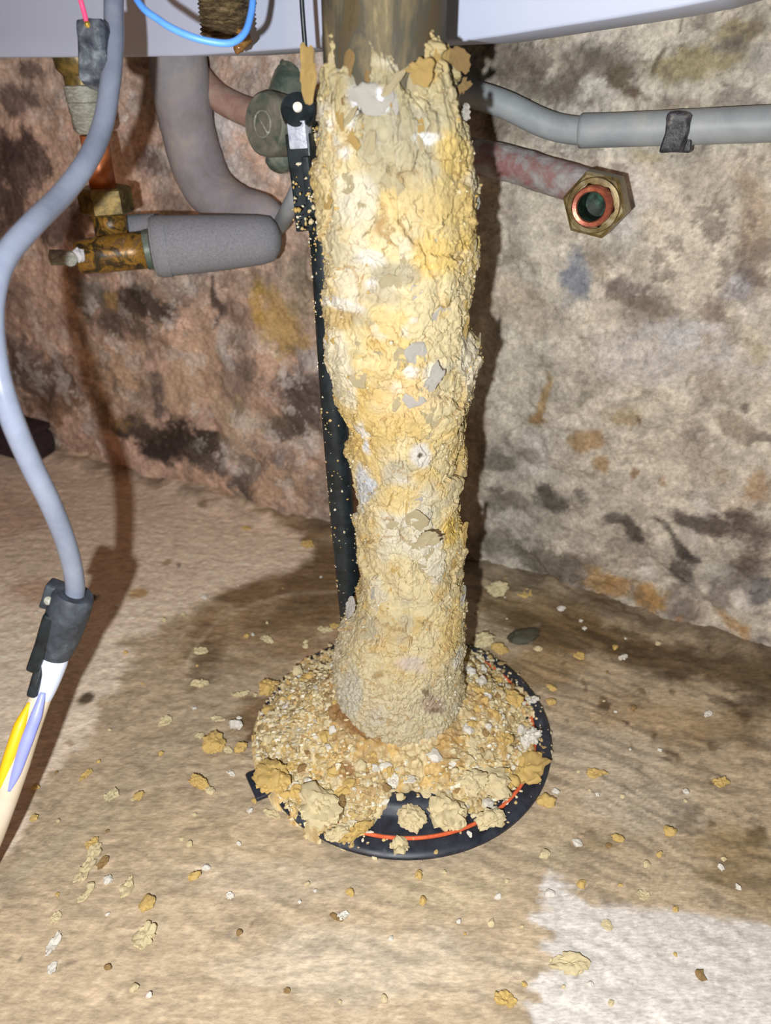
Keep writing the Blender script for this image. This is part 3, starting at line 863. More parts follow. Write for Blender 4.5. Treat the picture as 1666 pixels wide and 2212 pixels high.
# flange
fp = [(0.0001, 0.0), (0.094, 0.0), (0.0985, 0.0006), (0.1002, 0.0022), (0.1002, 0.0042), (0.0988, 0.0058), (0.096, 0.0064), (0.0905, 0.0064), (0.0898, 0.0056), (0.0876, 0.0056), (0.0869, 0.0064), (0.0765, 0.0064), (0.0735, 0.0072), (0.0705, 0.0105), (0.066, 0.0125), (0.0605, 0.013), (0.057, 0.0118), (0.052, 0.0118), (0.0001, 0.0118)]
revolve('flange', fp, FC, (0, 0, 1), M['flange'], elem, FC, seg=160)
ring = [(0.0887 + 0.0012 * math.cos(a), 0.0064 + 0.0012 * math.sin(a)) for a in np.linspace(0, 2 * math.pi, 8, endpoint=False)]
tag(revolve('gasket_ring', ring, FC, (0, 0, 1), M['orange'], elem, FC, seg=120, closed=True), 'thin orange rubber gasket ring')
# bent metal lip on the flange rim
lp = Pf(553, 1700, 0.003)
d_ = (lp - FC); d_[2] = 0; d_ /= np.linalg.norm(d_)
mtx = frame_mtx(FC + d_ * 0.1045 + np.array([0, 0, 0.0042]) - FC, np.cross(d_, [0, 0, 1.0]), (0, 0, 1))
rbox('rim_tab', (0.022, 0.011, 0.0035), M['flange'], elem, mtx, 0.001)

# black thermostat tube behind the column, its bracket and thin capillary
bt = [P(762, 1450, 0.530), P(757, 1310, 0.510), P(738, 1100, 0.474), P(720, 850, 0.436), P(706, 600, 0.404), P(697, 480, 0.390), P(688, 380, 0.379)]
bt[0] = np.array([bt[1][0] + 0.003, bt[1][1], 0.008])
tube('thermostat_tube', catmull(bt, 12), 0.0075, M['blackrod'], elem, FC, 24)
top = P(664, 340, 0.376)
bdir = np.array([P(690, 500, 0.391) - P(660, 210, 0.361)])[0]
bdir /= np.linalg.norm(bdir)
pl = P(668, 400, 0.381)
brk = rbox('bracket', (0.0125, 0.010, 0.044), M['blackrod'], elem, frame_mtx(P(661, 395, 0.381) - FC, (1, -0.3, 0), -bdir), 0.0012, 0.0004, 200, sub=3)
rbox('ridge', (0.0040, 0.004, 0.026), M['blackrod'], brk, frame_mtx(P(668, 400, 0.3745) - FC, (1, -0.3, 0), -bdir), 0.001)
tb = P(645, 240, 0.363)
revolve('tab', [(0.0001, -0.003), (0.0075, -0.003), (0.0082, -0.002), (0.0082, 0.002), (0.0075, 0.003), (0.0001, 0.003)], tb, -FWD, M['blackrod'], brk, FC, 32)
revolve('screw', [(0.0001, 0.0), (0.0024, 0.0), (0.0022, 0.0042), (0.0001, 0.0046)], tb, -FWD, M['lime_white'], brk, FC, 12)
rbox('metal_strip', (0.0092, 0.0075, 0.012), ramp_mat('shiny_strip', [(0.3, (150, 160, 180)), (0.7, (226, 232, 244))], 220, 0.3, 0.5, bstr=0.6, bscale=500), brk, frame_mtx(P(648, 290, 0.3665) - FC, (1, -0.3, 0), -bdir), 0.0006)
tube('capillary', catmull([P(668, 215, 0.365), P(660, 110, 0.355), P(652, 0, 0.345), P(648, -120, 0.335), Pplane(640, -330, HY0, HK, -0.002)], 8), 0.0011, M['blackrod'], elem, FC, 12)


# ------------------------------------------------------------------ flake and crumb shapes
def flake_mesh(seed, n=13, thick=0.16, mat=None, jag=0.13, bend=0.06, aspect=1.0):
    g = np.random.default_rng(seed)
    ang = np.linspace(0, 2 * math.pi, n, endpoint=False) + g.uniform(-.16, .16, n)
    rad = 1 + jag * g.normal(0, 1, n).clip(-1.6, 1.6)
    V, Fc = [], []
    cx, cy = g.normal(0, .15, 2)
    bx, by = g.normal(0, bend, 2)
    for lv, (k, zo) in enumerate(((0.45, thick), (0.86, thick * 0.85), (1.0, thick * 0.35), (0.94, 0.0))):
        for a, r in zip(ang, rad):
            x, y = k * r * math.cos(a) + cx * (1 - k), k * r * math.sin(a) * aspect + cy * (1 - k)
            z = zo + g.normal(0, thick * .16) + bx * (x * x) + by * x * y
            V.append((x, y, z))
    V.append((cx, cy, thick * (1 + g.uniform(-.2, .4))))
    V.append((0, 0, 0))
    for lv in range(3):
        for k in range(n):
            k2 = (k + 1) % n
            Fc.append((lv * n + k, (lv + 1) * n + k, (lv + 1) * n + k2, lv * n + k2))
    for k in range(n):
        k2 = (k + 1) % n
        Fc.append((4 * n, k, k2))
        Fc.append((4 * n + 1, 3 * n + k2, 3 * n + k))
    V = np.array(V)
    V[:, 2] -= V[:, 2].min()
    me = mesh_from('flake', V, Fc, False)
    if mat:
        me.materials.append(mat)
    return me


def plate_mesh(seed, mat, thick=0.16, jag=0.13, aspect=1.0, n=34):
    g = np.random.default_rng(seed)
    ang = np.linspace(0, 2 * math.pi, n, endpoint=False)
    c_ = np.stack([np.cos(ang), np.sin(ang), np.full(n, seed * .37 % 50)], 1)
    rad = 1 + 2.3 * jag * fbm(c_, 1.2, 2, seed) + 1.7 * jag * fbm(c_, 4.5, 3, seed + 3, .75)
    rad = np.clip(rad, .45, 1.6)
    bx, by = g.normal(0, .10, 2)
    V, Fc = [], []
    levels = [(k, 1.0) for k in (.12, .3, .48, .66, .82, .93)] + [(1.0, .6), (.98, .15), (.9, 0.0)]
    for k, zo in levels:
        for a, r in zip(ang, rad):
            x, y = k * r * math.cos(a), k * r * math.sin(a) * aspect
            V.append((x, y, zo * thick + bx * x * x + by * x * y))
    V = np.array(V)
    nz = fbm(V * np.array([1, 1, 3.]) + seed * .71, 3.2, 4, seed + 9, .6)
    V[:, 2] += nz * thick * .9 * np.repeat([1, 1, 1, 1, 1, 1, .7, .4, .2], n)
    V[:, :2] += 0.02 * np.stack([fbm(V + 9, 9, 2, seed + 11), fbm(V + 4, 9, 2, seed + 12)], 1)
    V = np.concatenate([V, [V[:n].mean(0), [0, 0, V[-n:, 2].mean()]]])
    m = len(levels)
    for lv in range(m - 1):
        for k in range(n):
            k2 = (k + 1) % n
            Fc.append((lv * n + k, (lv + 1) * n + k, (lv + 1) * n + k2, lv * n + k2))
    for k in range(n):
        k2 = (k + 1) % n
        Fc.append((m * n, k, k2))
        Fc.append((m * n + 1, (m - 1) * n + k2, (m - 1) * n + k))
    V[:, 2] -= V[:, 2].min()
    me = mesh_from('plate', V, Fc, True)
    me.set_sharp_from_angle(angle=math.radians(45))
    me.materials.append(mat)
    return me


def ico(sub):
    import bmesh
    bm = bmesh.new()
    bmesh.ops.create_icosphere(bm, subdivisions=sub, radius=1.0)
    V = np.array([v.co[:] for v in bm.verts])
    F_ = np.array([[v.index for v in f.verts] for f in bm.faces])
    bm.free()
    return V, F_


ICO1 = ico(1)
ICO2 = ico(2)
ICO3 = ico(3)
ICO4 = ico(4)


def crumb_mesh(seed, mat, lumps=0.45, level=2, flat=0.75):
    V, F_ = {1: ICO1, 2: ICO2, 3: ICO3, 4: ICO4}[level]
    V = V.copy()
    n = fbm(V + seed * 7.7, 1.3, 3, seed + 900)
    n2_ = fbm(V + seed * 3.7, 4.0, 2, seed + 950)
    V = V * (1 + lumps * n + 0.18 * n2_)[:, None]
    if level > 3:
        V = V * (1 + 0.13 * fbm(V + seed, 7.0, 3, seed + 970, .6))[:, None]
    V[:, 2] *= flat
    V[:, 2] -= np.percentile(V[:, 2], 6)
    me = mesh_from('crumb', V, F_, level > 2)
    if level > 2:
        me.set_sharp_from_angle(angle=math.radians(38))
    me.materials.append(mat)
    return me


KINDS = ('cream', 'ochre', 'white', 'brown')
FLAKES = {k: [flake_mesh(100 * ki + s, 12 + s % 4, 0.2, M['lime_' + k]) for s in range(8)] for ki, k in enumerate(KINDS)}
CRUMBS = {k: [crumb_mesh(100 * ki + s, M['lime_' + k]) for s in range(8)] for ki, k in enumerate(KINDS)}


SCABS = {k: [flake_mesh(500 + 100 * ki + s_, 12 + s_ % 4, 0.2, M['scab_' + k]) for s_ in range(8)] for ki, k in enumerate(KINDS)}


# flakes still hanging on the crust: parts of the element
def crust_r(theta, z):
    ti = int(np.argmin(np.abs((th - theta + math.pi) % (2 * math.pi) - math.pi)))
    zi = int(np.clip((z - zz[0]) / (zz[-1] - zz[0]) * (NZ - 1), 0, NZ - 1))
    return RG[ti, zi]


def crust_flake(theta, z, size, kind, lift=0.25, roll=0.0, aspect=1.0, sink=0.0012, me=None, name='crust_flake'):
    r = crust_r(theta, z) - sink
    cx = np.interp(z, pz, pcx)
    n = np.array([math.cos(theta), math.sin(theta), 0.0])
    t_ = np.array([-math.sin(theta), math.cos(theta), 0.0])
    pos = np.array([cx, CY, z]) + n * r
    # tilt the plate: its lower or side edge lifts off
    nn = n + lift * (math.cos(roll) * np.array([0, 0, 1.0]) + math.sin(roll) * t_)
    m = frame_mtx(pos - FC, t_ * math.cos(roll * 1.7) + np.array([0, 0, 1.0]) * math.sin(roll * 1.7), nn)
    o = bpy.data.objects.new(name, me or random.choice(SCABS[kind]))
    COL.objects.link(o)
    o.parent = elem
    o.matrix_local = m @ Matrix.Diagonal((size * aspect, size, size * 0.8, 1))
    return o


for k in range(190):
    z = random.uniform(0.10, 0.375)
    theta = -math.pi / 2 + random.choice((-1, 1)) * abs(random.gauss(0, 1)) * 1.0 if random.random() < .5 else random.choice((-math.pi, 0)) + random.uniform(-.5, .5) * (1)
    sz = random.choice((0.0022, 0.003, 0.0036, 0.0045, 0.006))
    kd = random.choices(KINDS, (8, 0.8, 1.5, 0.0))[0]
    crust_flake(theta, z, sz, kd, random.uniform(-.35, .35), random.uniform(0, 6.28), random.uniform(.6, 1.2), 0.0009 + 0.1 * sz)
for k in range(34):                       # standing shreds round the ragged top
    theta = -math.pi / 2 + random.uniform(-1.75, 1.75)
    z = random.uniform(0.366, 0.404)
    kd = random.choices(KINDS, (5, 1.5, 1, 2))[0]
    o = crust_flake(theta, z, random.uniform(.002, .0045), kd, random.uniform(.1, .6), random.uniform(-.5, .5), random.uniform(.4, .7), 0.0005)
    o.scale.y *= 1.8


def named_flake(px_, py_, d, size, kind, nrm, xdir, seed, aspect=1.0, jag=0.2, thick=0.12, label=None):
    me = plate_mesh(seed, M['scab_' + kind], thick, jag * .75, aspect)
    o = obj('crust_flake', me, None, elem)
    o.matrix_local = frame_mtx(P(px_, py_, d) - FC, xdir, nrm) @ Matrix.Diagonal((size, size, size, 1))
    if label:
        o['label'] = label
    return o


named_flake(980, 335, 0.3345, 0.0098, 'ochre', (0.75, -0.7, 0.25), (0.4, 0, 1), 7001, 0.75, 0.22, 0.14, 'large yellow flake peeling away from the column')
named_flake(669, 155, 0.322, 0.0115, 'ochre', (-0.5, -0.8, 0.15), (-0.12, 0, 1), 7002, 0.36, 0.16, 0.1, 'pointed ochre flake standing upright')
named_flake(985, 130, 0.322, 0.0070, 'brown', (0.3, -0.9, 0.3), (0.8, 0, -0.5), 7003, 0.6, 0.2, 0.1)
named_flake(997, 190, 0.330, 0.0050, 'brown', (0.4, -0.8, 0.3), (0.6, 0, 0.7), 7004, 0.5, 0.3, 0.12)
named_flake(905, 152, 0.3065, 0.0062, 'ochre', (0.15, -0.95, 0.2), (1, 0, 0.2), 7005, 0.8, 0.2, 0.12)
named_flake(1004, 243, 0.331, 0.0028, 'white', (0.6, -0.8, 0.1), (0, 0, 1), 7006, 0.7, 0.15, 0.4, 'small white pebble of limescale')
named_flake(800, 206, 0.3135, 0.0085, 'white', (-0.1, -0.97, 0.15), (1, 0, -0.1), 7007, 0.7, 0.16, 0.1, 'bright white patch of limescale')
named_flake(935, 815, 0.365, 0.0080, 'white', (0.25, -0.95, 0.05), (0.6, 0, 0.8), 7009, 0.45, 0.18, 0.12)
named_flake(925, 1165, 0.409, 0.0065, 'cream', (0.15, -0.97, 0.05), (1, 0, 0.2), 7010, 0.7, 0.2, 0.14)
named_flake(757, 870, 0.39, 0.0060, 'cream', (-0.6, -0.8, -0.1), (0, 0, 1), 7011, 0.5, 0.2, 0.14)
named_flake(760, 1310, 0.462, 0.0085, 'white', (-0.75, -0.5, 0.2), (0.3, 0.1, 1), 7012, 0.5, 0.2, 0.1, 'pale flake edge sticking up beside the black tube')
named_flake(1000, 690, 0.374, 0.0085, 'ochre', (0.8, -0.6, 0.0), (0, 0, 1), 7013, 0.4, 0.2, 0.14)
named_flake(1001, 1150, 0.437, 0.0080, 'ochre', (0.85, -0.5, 0.0), (-0.1, 0, 1), 7014, 0.35, 0.2, 0.14)

# fine grit stuck to the crust edges, the black tube and the bracket (uncountable)
gv, gf, gc = [], [], []
gpal = [lin(c) * .66 for c in ((226, 212, 170), (236, 228, 204), (214, 186, 124), (206, 172, 100))]
off = 0


def grit(pos, s):
    global off
    v = ICO1[0] * (s * rng.uniform(.6, 1.3, 3)) * (1 + .25 * rng.normal(0, 1, (12, 1)).clip(-1, 1)) + (pos - FC)
    gv.append(v)
    gf.append(ICO1[1] + off)
    gc.append(np.repeat(gpal[random.randrange(4)][None], 12, 0))
    off += 12


for k in range(2300):
    q_ = random.random()
    if q_ < .62:
        theta = random.choice((0, math.pi)) + random.gauss(-.15 if random.random() < .5 else .15, .38)
        z = random.uniform(.02, .39)
    else:
        theta = -math.pi / 2 + random.uniform(-1.9, 1.9)
        z = random.uniform(.012, .12) if q_ < .9 else random.uniform(.1, .36)
    r = crust_r(theta, z)
    grit(np.array([np.interp(z, pz, pcx) + r * math.cos(theta), CY + r * math.sin(theta), z]), random.choice((.0003, .0004, .0006, .0008)))
btp = catmull(bt, 12)
for k in range(260):
    c_ = btp[random.randrange(len(btp))]
    a_ = random.choice((math.pi, math.pi, -math.pi / 2)) + random.uniform(-.35, 1.2)
    grit(c_ + .0075 * np.array([math.cos(a_), math.sin(a_), 0]) + np.array([0, 0, random.uniform(-.006, .006)]), random.choice((.0003, .0004, .0006, .0008)))
for k in range(130):
    grit(P(random.uniform(632, 690), random.uniform(200, 500), .3715 + random.uniform(-.001, .002) + .00004 * 0), random.choice((.0004, .0006, .0008, .0012)))
me = mesh_from('stuck_grit', np.concatenate(gv), np.concatenate(gf), False, np.concatenate(gc))
tag(obj('stuck_grit', me, M['heap'], elem), kind='stuff')

# ------------------------------------------------------------------ crumb heap on the flange (uncountable)
HT, HR = 520, 150
ht = np.linspace(-math.pi, math.pi, HT, endpoint=False)
hr = np.linspace(0.028, 0.1035, HR)
A_, R_ = [a.ravel() for a in np.meshgrid(ht, hr, indexing='ij')]
deg = np.degrees(A_)
kd_ = np.array([-180, -165, -150, -135, -120, -108, -98, -86, -74, -60, -45, -30, -15, 0, 15, 30, 45, 60, 75, 100, 130, 160, 180])
kr_ = np.array([.098, .1005, .1015, .099, .095, .090, .060, .058, .070, .078, .083, .083, .084, .085, .087, .088, .088, .088, .086, .085, .090, .095, .098])
kh_ = np.array([.030, .026, .021, .016, .013, .011, .010, .010, .011, .011, .012, .013, .015, .017, .018, .018, .018, .018, .018, .020, .026, .030, .030])
hp = np.stack([R_ * np.cos(A_), R_ * np.sin(A_), np.zeros_like(A_)], 1)
Re = np.interp(deg, kd_, kr_) + 0.0085 * fbm(hp, 75, 4, 601, 0.65)
Hh = np.interp(deg, kd_, kh_)
tq = np.clip((R_ - 0.040) / (Re - 0.040), -0.3, 1.4)
hh = np.where(tq < 1, Hh * np.clip(1 - tq, 0, 1.3) ** 1.15 + 0.0022, 0.0022 - (tq - 1) * 0.06)
fl = np.interp(R_, [0, .0605, .066, .0705, .0735, .0765, .1, .1005], [.013, .013, .0125, .0105, .0072, .0064, .0062, .002])
gr1 = cells(hp[:, 0], hp[:, 1], 0.0030, 31)
gr2 = cells(hp[:, 0], hp[:, 1], 0.0062, 32)
hz = fl + hh + 0.0030 * fbm(hp, 110, 4, 611, .6) + (0.0016 * (0.45 - gr1[0]) + 0.0022 * (gr2[2] - .5) * (1 - gr2[0])) * smooth(-0.003, 0.002, hh)
hcol = np.repeat(lin((190, 170, 122))[None], len(A_), 0)
hcol = blend(hcol, gr1[2] * 0.7, (212, 198, 154))
hcol = blend(hcol, smooth(.6, .9, gr2[2]) * 0.6, (206, 168, 92))
hcol = blend(hcol, smooth(0.1, 0.6, fbm(hp, 35, 3, 621)) * 0.55, (150, 116, 66))
hx, hy = project(hp + FC + np.array([0, 0, 0.012]))
HB = [(640, 1510, 70, 60, 0, (146, 130, 92), .6), (775, 1615, 70, 22, 25, (120, 80, 42), .85), (700, 1500, 22, 60, -10, (140, 106, 66), .7), (740, 1690, 26, 14, 0, (128, 84, 44), .8), (600, 1560, 40, 60, 0, (134, 122, 92), .5)]
hcol = blobs(hx, hy, hcol, HB, 0.4 * fbm(hp, 80, 3, 631), 0)
hcol = blend(hcol, smooth(0.35, 0.7, gr1[0]) * 0.5, (150, 116, 62))
hcol = np.clip(hcol * np.array([1.04, 1.06, 1.14]) * (1 + 0.15 * fbm(hp, 400, 3, 641))[:, None], 0.02, 0.85)
i = np.arange(HT)[:, None] * HR + np.arange(HR - 1)[None, :]
j = ((np.arange(HT) + 1) % HT)[:, None] * HR + np.arange(HR - 1)[None, :]
hf = np.stack([i, i + 1, j + 1, j], -1).reshape(-1, 4)
keep = (tq < 1.12)[hf].any(1)
me = mesh_from('crumb_heap', np.stack([hp[:, 0], hp[:, 1], hz], 1), hf[keep], True, hcol)
tag(obj('crumb_heap', me, M['heap'], None, FC), 'heap of fine tan limescale grit piled round the foot of the column', 'limescale grit', kind='stuff')
HZG = hz.reshape(HT, HR)
TQG = tq.reshape(HT, HR)


def heap_z(x, y):
    dx, dy = x - FC[0], y - FC[1]
    r = math.hypot(dx, dy)
    if r > 0.1035:
        return 0.0, False
    ti = int((math.atan2(dy, dx) + math.pi) / (2 * math.pi) * HT) % HT
    ri = int(np.clip((r - 0.028) / (0.1035 - 0.028) * (HR - 1), 0, HR - 1))
    f = float(np.interp(r, [0, .0605, .066, .0705, .0735, .0765, .1, .1005], [.013, .013, .0125, .0105, .0072, .0064, .0060, .002]))
    return max(HZG[ti, ri] if TQG[ti, ri] < 1.1 else 0, f), TQG[ti, ri] < 1.0


# loose fine grains (uncountable): joined
gv, gf, gc = [], [], []
off = 0
palette = [lin(c) for c in ((214, 202, 166), (204, 188, 144), (218, 212, 192), (194, 170, 116), (172, 148, 104), (212, 198, 160))]
n_g = 0
while n_g < 4600:
    a = random.uniform(-math.pi, math.pi)
    r = 0.043 + 0.058 * math.sqrt(random.random())
    x, y = FC[0] + r * math.cos(a), FC[1] + r * math.sin(a)
    z, on = heap_z(x, y)
    tqv = (r - 0.04) / (np.interp(math.degrees(a), kd_, kr_) - 0.04)
    if tqv > 1.0 and random.random() > math.exp(-(tqv - 1.0) * 9) * 0.6 + 0.03:
        continue
    s = random.choice((0.0006, 0.0008, 0.0010, 0.0013, 0.0017)) * (0.7 if tqv > 1.25 else 1)
    v = ICO1[0] * (np.array([1, 1, .7]) * s * rng.uniform(.4, 1.6, 3)) * (1 + .25 * rng.normal(0, 1, (len(ICO1[0]), 1)).clip(-1, 1))
    v = v + np.array([x - FC[0], y - FC[1], z + s * 0.35])
    gv.append(v)
    gf.append(ICO1[1] + off)
    gc.append(np.repeat((palette[random.randrange(6)] * random.uniform(.8, 1.2))[None], len(v), 0))
    off += len(v)
    n_g += 1
me = mesh_from('loose_grit', np.concatenate(gv), np.concatenate(gf), False, np.clip(np.concatenate(gc), 0, .85))
tag(obj('loose_grit', me, M['heap'], None, FC), 'fine loose limescale grains strewn over the black flange and heap', 'limescale grit', kind='stuff')

# countable crumbs and chips on the flange
LAB_FL = {
    ('crumb', 'cream'): 'small cream limescale crumb in the heap on the black flange',
    ('crumb', 'ochre'): 'small yellow ochre limescale crumb in the heap on the black flange',
    ('crumb', 'white'): 'small chalk white limescale crumb in the heap on the black flange',
    ('crumb', 'brown'): 'small brown limescale crumb in the heap on the black flange',
    ('flake', 'cream'): 'thin cream limescale chip lying on the heap on the black flange',
    ('flake', 'ochre'): 'thin yellow ochre limescale chip lying on the heap on the black flange',
    ('flake', 'white'): 'thin chalk white limescale chip lying on the heap on the black flange',
    ('flake', 'brown'): 'thin brown limescale chip lying on the heap on the black flange',
}


def chip(name, me, x, y, z, s, label, cat, group=None, tilt=0.3, squash=1.0):
    o = bpy.data.objects.new(name, me)
    COL.objects.link(o)
    o.location = (x, y, z)
    o.rotation_euler = (random.uniform(-tilt, tilt), random.uniform(-tilt, tilt), random.uniform(0, 6.28))
    o.scale = (s * random.uniform(.8, 1.25), s * random.uniform(.8, 1.2), s * squash)
    return tag(o, label, cat, group)


SECT = [(-180, 'by the bent rim tab'), (-125, 'by the orange gasket ring'), (-62, 'by the broad yellow flake'), (-10, 'by the crumbly white cluster'), (40, 'behind the column'), (120, 'below the black tube'), (160, 'by the bent rim tab')]


def flange_label(shape, kd, s, r, a):
    sec = [t for d0, t in SECT if math.degrees(a) >= d0][-1]
    ring_ = 'close to the column' if r < .064 else ('midway across' if r < .082 else 'on the outer edge')
    kc = {'cream': 'cream', 'ochre': 'yellow ochre', 'white': 'chalk white', 'brown': 'brown'}[kd]
    if shape == 'crumb':
        sz = 'tiny' if s < .002 else 'small'
        return '%s %s crumb on the flange %s, %s' % (sz, kc, ring_, sec)
    sz = 'thin' if s < .0028 else 'broad'
    return '%s %s chip on the flange %s, %s' % (sz, kc, ring_, sec)


cnt = 0
while cnt < 250:
    a = random.uniform(-math.pi * 1.0, math.pi * 1.0)
    if 0.9 < a < 2.3 and random.random() < .8:
        continue
    r = 0.046 + 0.05 * random.random() ** 0.8
    tqv = (r - 0.04) / (np.interp(math.degrees(a), kd_, kr_) - 0.04)
    if tqv > 1.05 and random.random() > 0.16:
        continue
    x, y = FC[0] + r * math.cos(a), FC[1] + r * math.sin(a)
    z, on = heap_z(x, y)
    kd = random.choices(KINDS, (7, 4, 2, 1.2))[0]
    if random.random() < 0.6:
        s = random.choice((.0014, .0019, .0024, .0030, .0038))
        chip('limescale_crumb', random.choice(CRUMBS[kd]), x, y, z - .2 * s, s, flange_label('crumb', kd, s, r, a), 'limescale crumb', flange_label('crumb', kd, s, r, a), 0.6)
    else:
        s = random.choice((.0018, .0024, .003, .0036))
        chip('limescale_chip', random.choice(FLAKES[kd]), x, y, z - .05 * s, s, flange_label('flake', kd, s, r, a), 'limescale chip', flange_label('flake', kd, s, r, a), 0.45)
    cnt += 1


def big(name, px_, py_, size, kind, label, seed, z=None, flake=True, aspect=1.0, tilt=0.15, thick=0.3, jag=0.2, rotz=None, zadd=0.0, cat='limescale flake', level=4, lumps=.4, flat=.6):
    p0 = Pf(px_, py_, 0.012 if z is None else z)
    zz_, _ = heap_z(p0[0], p0[1])
    if z is None:
        p0 = Pf(px_, py_, zz_)
        zz_, _ = heap_z(p0[0], p0[1])
    else:
        zz_ = z
    me = plate_mesh(seed, M['lime_' + kind], thick, jag * .75, aspect) if flake else crumb_mesh(seed, M['lime_' + kind], lumps, level, flat)
    if not flake:
        co = np.array([v.co[:] for v in me.vertices]); co[:, 1] *= aspect
        me.vertices.foreach_set('co', co.astype(np.float32).ravel())
    o = bpy.data.objects.new(name, me)
    COL.objects.link(o)
    o.location = (p0[0], p0[1], zz_ + zadd)
    o.rotation_euler = (random.uniform(-tilt, tilt), random.uniform(-tilt, tilt), random.uniform(0, 6.28) if rotz is None else rotz)
    o.scale = (size, size, size)
    return tag(o, label, cat)


big('limescale_flake', 1135, 1668, .0135, 'ochre', 'broad flat yellow flake near the right rim of the black flange', 8001, aspect=.9, tilt=.25, thick=.24, rotz=.4, zadd=-.0005)
big('limescale_flake', 1096, 1690, .0070, 'ochre', 'narrow ochre flake leaning beside the broad flat yellow flake', 8002, aspect=.5, tilt=.4, rotz=1.3)
big('limescale_flake', 1092, 1598, .0085, 'ochre', 'upright yellow flake with a grey spot on the heap', 8003, aspect=.6, tilt=.35, rotz=1.7)
big('limescale_lump', 968, 1772, .0120, 'cream', 'largest rough cream lump beside the orange gasket ring', 8004, flake=False, aspect=.85, cat='limescale lump', lumps=.35)
big('limescale_lump', 1062, 1708, .0120, 'cream', 'wide pale lump between the largest cream lump and the broad yellow flake', 8005, flake=False, aspect=.8, cat='limescale lump')
big('limescale_lump', 1015, 1690, .0085, 'cream', 'rounded cream lump with holes on the front of the heap', 8006, flake=False, aspect=.9, cat='limescale lump')
big('limescale_lump', 1060, 1782, .0085, 'cream', 'flat cream lump near the front right rim of the flange', 8007, flake=False, aspect=.6, cat='limescale lump', rotz=.3)
big('limescale_lump', 890, 1775, .0080, 'cream', 'cream lump next to the largest lump on bare black metal', 8008, flake=False, aspect=.8, cat='limescale lump')
big('limescale_lump', 590, 1690, .0100, 'ochre', 'yellowish lump on the left rim by the bent tab', 8009, flake=False, aspect=.9, cat='limescale lump')
big('limescale_lump', 690, 1760, .0120, 'cream', 'grainy cream lump at the front left of the flange', 8010, flake=False, aspect=1, cat='limescale lump')
big('limescale_flake', 735, 1745, .0085, 'brown', 'upright olive brown flake beside the bare black metal patch', 8011, aspect=.5, tilt=.6, rotz=1.2)
big('limescale_flake', 775, 1805, .0105, 'ochre', 'long ochre shard lying across the orange gasket ring', 8012, aspect=.32, tilt=.15, rotz=.6, thick=.3)
big('limescale_lump', 730, 1825, .0055, 'cream', 'small cream lump on the front rim of the flange', 8013, flake=False, aspect=.7, cat='limescale lump')
big('limescale_flake', 860, 1842, .0060, 'cream', 'cream chips cluster at the very front rim of the flange', 8014, aspect=.8, tilt=.3)
big('limescale_flake', 1150, 1512, .0050, 'white', 'small white oval chip on the black rim', 8015, aspect=.55, tilt=.1, rotz=.3)
big('limescale_lump', 1105, 1520, .0070, 'ochre', 'ochre lump at the right side of the heap by the rim', 8016, flake=False, aspect=.9, cat='limescale lump')
big('limescale_lump', 1150, 1600, .0060, 'white', 'crumbly white cluster near the right edge of the flange', 8017, flake=False, aspect=.6, cat='limescale lump', lumps=.6)
big('limescale_lump', 850, 1690, .0050, 'white', 'smooth white pebble on the front of the heap', 8018, flake=False, aspect=.8, cat='limescale lump', lumps=.2, flat=.8)
big('limescale_flake', 640, 1655, .0060, 'ochre', 'orange tinted oval chip on the left of the heap', 8019, aspect=.5, tilt=.1, rotz=.2)
big('limescale_flake', 1010, 1560, .0060, 'cream', 'cream flake leaning at the right foot of the column', 8020, aspect=.6, tilt=.6)
big('limescale_flake', 660, 1475, .0050, 'ochre', 'yellowish chip on the far left slope of the heap', 8021, aspect=.7, tilt=.3)

